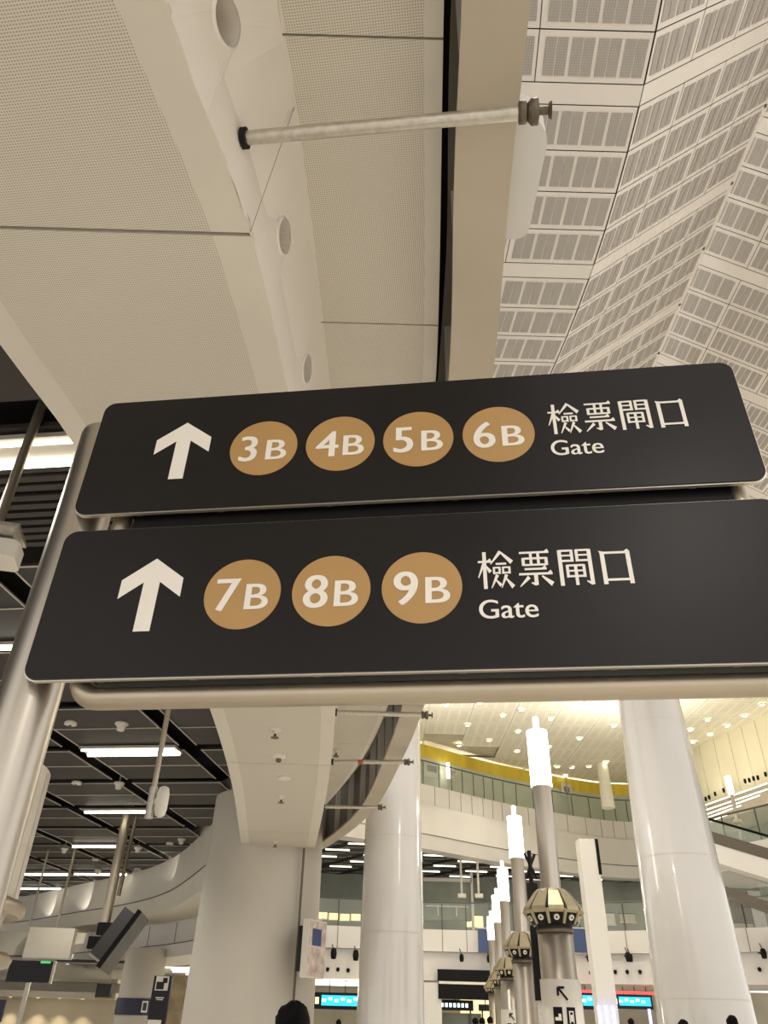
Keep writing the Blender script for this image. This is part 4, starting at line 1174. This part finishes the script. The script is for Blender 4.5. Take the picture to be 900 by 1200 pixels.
q = at(569, 1181, 48); o = MB().box(q, (.75, .1, .3)).box((q.x, 48, (q.z + 3.62) / 2), (.05, .05, 3.62 - q.z)).build('small_sign', SCREENK, None, q); tag(o, 'small black sign in front of the warm wall by the far lamp posts', 'sign')
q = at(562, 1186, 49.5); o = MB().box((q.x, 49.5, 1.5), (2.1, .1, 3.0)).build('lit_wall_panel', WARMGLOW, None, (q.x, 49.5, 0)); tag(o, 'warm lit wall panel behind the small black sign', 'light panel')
t = thing('glazed_shop', 'grey-green glazed shop front below the lit text sign', 'shop', (4.4, 49, 0))
q = at(532, 1192, 49); MB().box((q.x, 49.2, 1.1), (3.0, .1, 2.2)).build('glazing', GREENGREY, t)
m_ = MB()
for s_ in (-1.55, -.7, .9, 1.55): m_.box((q.x + s_, 49, 1.3), (.08, .15, 2.6))
m_.build('mullion', RAIL, t)
struct('pillar', MB().box(Vector((at(506, 1180, 47.5).x, 47.5, 1.75)), (1.0, .6, 3.5)), FASCIA, 'pale pier right of the white column')

# ================================================================== RIGHT SIDE
RW = curve_pts([(19.5, 57.5), (20.2, 53), (20.75, 50.3), (21.9, 46.3), (22.9, 42.6), (24.0, 37), (24.6, 30), (24.4, 20)], 48)
mb = MB(); mb.strip(lift(RW, ROOF + .6), lift(RW, 13.5)); mb.strip(lift(push(RW, .1), 13.5), lift(push(RW, .1), 12.4), 1); mb.strip(lift(RW, 13.5), lift(push(RW, .1), 13.5), 2)  # frieze under the wall: its weaker lighting is put in as darker grey
for i in range(2, len(RW) - 2, 2):
    q = RW[i]; t_ = (RW[i + 1] - RW[i - 1]).normalized(); mb.box(q + UZ * 15.4, (.03, .03, 3.6), math.atan2(t_.y, t_.x), 2)
mb.strip(lift(push(RW, .1), 12.4), lift(push(RW, -4), 12.3), 1)
struct('wall_right', mb, [WASHWALL, GREYBOX, SHOPWALL], 'cream lit curved wall at the right')
k = 0
for (px, py) in ((823, 938), (827, 936), (831, 934), (838, 930), (848, 926), (873, 915), (878, 914), (883, 912), (888, 911), (897, 907)):
    d = ray(px, py); yy = 46.6 - (px - 820) * .068
    q = at(px, py, yy); o = MB().lathe(q, [(0, .12), (.07, .1), (.08, -.05), (.05, -.14), (0, -.14)], 8).build('small_spotlight', BOXBLACK, None, q)
    tag(o, 'tiny dark spotlight in the row along the right curved wall', 'spotlight', 'tiny spotlights along the right curved wall'); k += 1
# shutters with light lines under the right wall
S1 = push(RW, -2.5)
mb = MB(); mb.strip(lift(S1, 12.4), lift(S1, 8.2)); struct('wall_shutter', mb, GREENGREY, 'grey green shop wall on the right')
for k, (xa, ya, xb, yb) in enumerate(((822, 945, 899, 918), (822, 951, 899, 925), (826, 955, 890, 932), (830, 958, 868, 944), (833, 962, 852, 955))):
    A_, B_ = at(xa, ya, 46.5), at(xb, yb, 41.6); o = MB().tube([A_, B_], .03, 8).build('light_line', TUBELOW, None, A_)
    tag(o, '%s bright ceiling line behind the right balustrade' % ('topmost', 'second', 'third', 'fourth', 'lowest')[k], 'ceiling light', 'bright ceiling lines at the right')
# glass balustrade of the right landing
t = thing('glass_balustrade', 'greenish glass balustrade of the landing at the right edge', 'balustrade', (18, 41, 9.5))
ga, gb = at(828, 1000, 43.0), at(905, 975, 37.5)
A_, B_ = Vector((17.3, 43.4, 9.6)), Vector((20.2, 37.8, 9.6))
MB().add([A_, B_, B_ + UZ * 1.5, A_ + UZ * 1.5], [(0, 1, 2, 3)]).build('glass_panel', GLASS, t)
MB().tube([A_ + UZ * 1.52, B_ + UZ * 1.52], .05, 8).build('handrail', RAIL, t)
for f_ in (0, .33, .66, 1): MB().box(A_.lerp(B_, f_) + UZ * .75, (.06, .06, 1.5)).build('post', RAIL, t)
struct('floor_landing', MB().add([A_ + UZ * 0, B_, B_ + Vector((6, 2, 0)), A_ + Vector((3, 6, 0)), A_ - UZ * 1.1, B_ - UZ * 1.1, B_ + Vector((6, 2, -1.1)), A_ + Vector((3, 6, -1.1))],
       [(0, 1, 2, 3), (7, 6, 5, 4), (0, 4, 5, 1), (1, 5, 6, 2), (2, 6, 7, 3), (3, 7, 4, 0)]), FASCIA, 'white landing edge at the right')
# escalator descending to the right in front of the landing
t = thing('escalator', 'white-sided escalator descending to the right behind the right column', 'escalator', (20, 37, 5.5))
E0, E1 = Vector((14.6, 38.5, 9.7)), Vector((22.5, 34.5, 6.3))
dv = (E1 - E0).normalized(); side = Vector((-dv.y, dv.x, 0)).normalized() * -1


def eq(o_, h0, h1, w): return [E0 + side * w + UZ * h0, E1 + side * w + UZ * h0, E1 + side * w + UZ * h1, E0 + side * w + UZ * h1]


m_ = MB(); a4, b4 = eq(0, -.95, .0, 0), eq(0, -.95, .0, -1.5)
m_.add(a4 + b4, [(0, 1, 2, 3), (7, 6, 5, 4), (0, 4, 5, 1)]); m_.build('side_truss', FASCIA, t)
m_ = MB(); a4, b4 = eq(0, -.1, .42, .02), eq(0, -.1, .42, -1.45); m_.add(a4 + b4, [(0, 1, 2, 3), (7, 6, 5, 4), (3, 2, 6, 7)]); m_.build('skirt', SEAM, t)
MB().add(eq(0, .16, .95, -.1), [(0, 1, 2, 3)]).build('glass_side', GLASSC, t)
MB().tube([E0 + side * -.1 + UZ * 1.0, E1 + side * -.1 + UZ * 1.0], .06, 8).build('handrail', BOXBLACK, t)
m_ = MB()
for i in range(24):
    q = E0.lerp(E1, (i + .5) / 24) + side * -.75 + UZ * .1; m_.box(q, (.36, 1.3, .06), math.atan2(dv.y, dv.x))
m_.build('steps', DARKGREY, t)
q = at(862, 1042, 47.5); boxthing('shop_opening', 'dark shop opening under the escalators at the right edge', 'shop', (q.x, 47.5, 7.38), (2.6, .4, 2.7), 0, DARKGREY,
         [('pale_panel', (.9, -.22, -.1), (.7, .06, 2.2), FASCIA), ('counter', (-.4, -.25, -1.0), (1.6, .2, .6), SHOPWALL), ('lintel', (0, -.05, 1.4), (2.7, .5, .12), FASCIA)])
# second ramp below
t = thing('escalator', 'lower grey escalator underside below the white one at the right edge', 'escalator', (21, 38, 4.5))
E0, E1 = Vector((14.4, 41, 8.6)), Vector((22.5, 38, 5.2))
dv = (E1 - E0).normalized(); side = Vector((-dv.y, dv.x, 0)).normalized() * -1
m_ = MB(); a4, b4 = eq(0, -.35, .0, 0), eq(0, -.35, .0, -1.5); m_.add(a4 + b4, [(0, 1, 2, 3), (7, 6, 5, 4), (0, 4, 5, 1)]); m_.build('side_truss', DARKGREY, t)
MB().tube([E0 + UZ * .9, E1 + UZ * .9], .06, 8).build('handrail', BOXBLACK, t)
MB().add(eq(0, .0, .88, -.05), [(0, 1, 2, 3)]).build('glass_side', GLASSC, t)
# lamp on the upper right level
q = at(855, 921, 42); t = thing('landing_lamp', 'lamp post on the right landing in front of the lit wall', 'lamp post', (q.x, 42, 9.6))
MB().tube([(q.x, 42, 9.6), (q.x, 42, q.z - .45)], .1, 12).build('shaft', STEEL, t)
MB().tube([(q.x, 42, q.z - .45), (q.x, 42, q.z + .5)], .15, 12).build('lamp_tube', LAMPGLOW, t)
MB().lathe((q.x, 42, 0), [(.12, q.z - 2.0), (.32, q.z - 1.95), (.2, q.z - 1.75), (.12, q.z - 1.7)], 16).build('collar', PETAL, t)

for px, py, lab in ((662, 902, 'lamp tube on the upper floor behind the glass, right of the nearest lamp post'), (525, 903, 'glowing tube standing in for a lamp reflection in the upper glass, left of the lamp posts')):
    q = Vector((0, 50, 0))
    for _ in range(6):
        yy = float(np.interp(at(px, py, q.y).x, [p.x for p in UP], [p.y for p in UP])) + .62; q = at(px, py, yy)
    t = thing('upper_glow_tube', lab, 'lamp', (q.x, q.y, 14.2))  # left tube imitates a reflection in the glass, right one is a lamp
    MB().tube([(q.x, q.y, 14.2), (q.x, q.y, q.z - .5)], .06, 10).build('shaft', STEEL, t)
    MB().tube([(q.x, q.y, q.z - .5), (q.x, q.y, q.z + .5)], .11, 12).build('lamp_tube', LAMPGLOW, t)
# roof downlights over the atrium
first = None
for px, py in ((523, 826), (562, 823), (611, 831), (645, 842), (688, 822), (548, 849), (573, 867), (607, 857), (606, 880), (643, 875), (679, 865), (538, 873), (653, 898), (670, 899), (690, 898),
               (877, 812), (893, 825), (873, 838), (829, 843), (852, 850), (832, 860), (809, 855), (812, 869), (719, 850), (710, 893), (589, 838)):
    q = atz(px, py, ROOF - .02)
    if first is None:
        first = thing('roof_downlight', 'small bright downlight in the far cream roof', 'downlight', q, 'downlights in the far cream roof')
        MB().lathe(q, [(.22, .0), (.22, -.05), (.14, -.06)], 16, cap=False).build('trim_ring', PLASTIC, first)
        MB().lathe(q, [(.14, -.055), (.06, -.08), (0.0, -.085)], 16, cap=False).build('lens', DOWN, first)
    else: dup(first, q)
q = atz(718, 893, ROOF); struct('column', MB().lathe((q.x - .6, q.y + .5, 0), [(.45, 14.2), (.36, ROOF)], 24), CEILCREAM, 'small cream column on the upper floor')


# ================================================================== PEOPLE
def person(x, y, h, label, top, face=-math.pi / 2, skin=SKIN):
    t = thing('person', label, 'person', (x, y, 0))
    k = h / 1.72
    V = [((0, 0, .95), .14), ((0, 0, 1.12), .125), ((0, 0, 1.32), .15), ((0, 0, 1.44), .09), ((0, .01, 1.5), .055), ((0, -.005, 1.6), .085), ((0, 0, 1.66), .075),
         ((.1, 0, .86), .095), ((.11, 0, .5), .06), ((.11, .01, .09), .042), ((.11, -.13, .04), .035),
         ((-.1, 0, .86), .095), ((-.11, 0, .5), .06), ((-.11, .01, .09), .042), ((-.11, -.13, .04), .035),
         ((.19, 0, 1.39), .06), ((.25, .02, 1.12), .042), ((.27, -.06, .88), .033), ((.27, -.09, .78), .03),
         ((-.19, 0, 1.39), .06), ((-.25, .02, 1.12), .042), ((-.27, -.06, .88), .033), ((-.27, -.09, .78), .03)]
    Ed = [(0, 1), (1, 2), (2, 3), (3, 4), (4, 5), (5, 6), (0, 7), (7, 8), (8, 9), (9, 10), (0, 11), (11, 12), (12, 13), (13, 14), (2, 15), (15, 16), (16, 17), (17, 18), (2, 19), (19, 20), (20, 21), (21, 22)]
    def skinned(name, idx, mtl, grow=0.0):
        rm = {i: n for n, i in enumerate(idx)}
        me = bpy.data.meshes.new(name)
        me.from_pydata([tuple(c * k for c in V[i][0]) for i in idx], [(rm[a], rm[b]) for a, b in Ed if a in rm and b in rm], [])
        me.materials.append(mtl)
        o = bpy.data.objects.new(name, me); COL.objects.link(o); o.parent = t
        md = o.modifiers.new('skin', 'SKIN'); md.use_smooth_shade = True
        for i in idx:
            r = (V[i][1] + grow) * k; me.skin_vertices[0].data[rm[i]].radius = (r, r)
        me.skin_vertices[0].data[0].use_root = True
        o.modifiers.new('sub', 'SUBSURF').levels = 1
        o.modifiers['sub'].render_levels = 2
        return o
    skinned('body', list(range(23)), skin)
    skinned('jacket', [0, 1, 2, 3, 15, 16, 17, 19, 20, 21], top, .034)
    skinned('shoe', [9, 10], HAIR, .016); skinned('shoe', [13, 14], HAIR, .016)
    skinned('trousers', [0, 1, 7, 8, 9, 11, 12, 13], CLOTH, .026)
    # hair cap: crown of the head with a fringe
    m_ = MB(); n = 28; rows = 9
    hc = Vector((x, y, 1.63 * k)); vs = []
    rng = random.Random(int(x * 100) + 5)
    for i in range(rows + 1):
        th = math.radians(4 + i * 14)
        for q in range(n):
            a = 2 * math.pi * q / n; front = max(0, math.cos(a - (face + math.pi)))
            th2 = th * (1 - .25 * front * (i / rows))
            rr = .1 * k * (1 + rng.uniform(-.05, .07) + .05 * math.sin(3 * a + i))
            vs.append(hc + Vector((rr * math.sin(th2) * math.cos(a) * .95, rr * math.sin(th2) * math.sin(a) * 1.12, rr * 1.05 * math.cos(th2))))
    fs = [(i * n + q, i * n + (q + 1) % n, (i + 1) * n + (q + 1) % n, (i + 1) * n + q) for i in range(rows) for q in range(n)] + [tuple(range(n))]
    m_.add(vs, fs, 0, True); m_.build('hair', HAIR, t)
    return t


JK = mat('jacket_navy', (40, 46, 62), .8, noise=.1); JK2 = mat('jacket_grey', (110, 106, 100), .8, noise=.1); JK3 = mat('shirt_pale', (196, 190, 180), .8, noise=.05)
def stand(px, py, y, lab, top):
    q = at(px, py, y); person(q.x, y, q.z, lab, top)


stand(345, 1177, 5.0, 'black-haired person in front of the broad grey column, nearest', JK)
stand(800, 1196, 17.0, 'person in front of the right column, left of two heads', JK2)
stand(857, 1191, 17.5, 'person in front of the right column, right of two heads', JK)
stand(397, 1195, 32.0, 'person standing below the blue hanging display', JK)
stand(739, 1194, 32.0, 'person under the cyan shop screen beside the right column', JK)
stand(557, 1193, 30.0, 'left person of three by the warm lit wall', JK2)
stand(565, 1193, 32.0, 'middle person of three by the warm lit wall', JK)
stand(574, 1192, 31.0, 'right person of three by the warm lit wall', JK3)
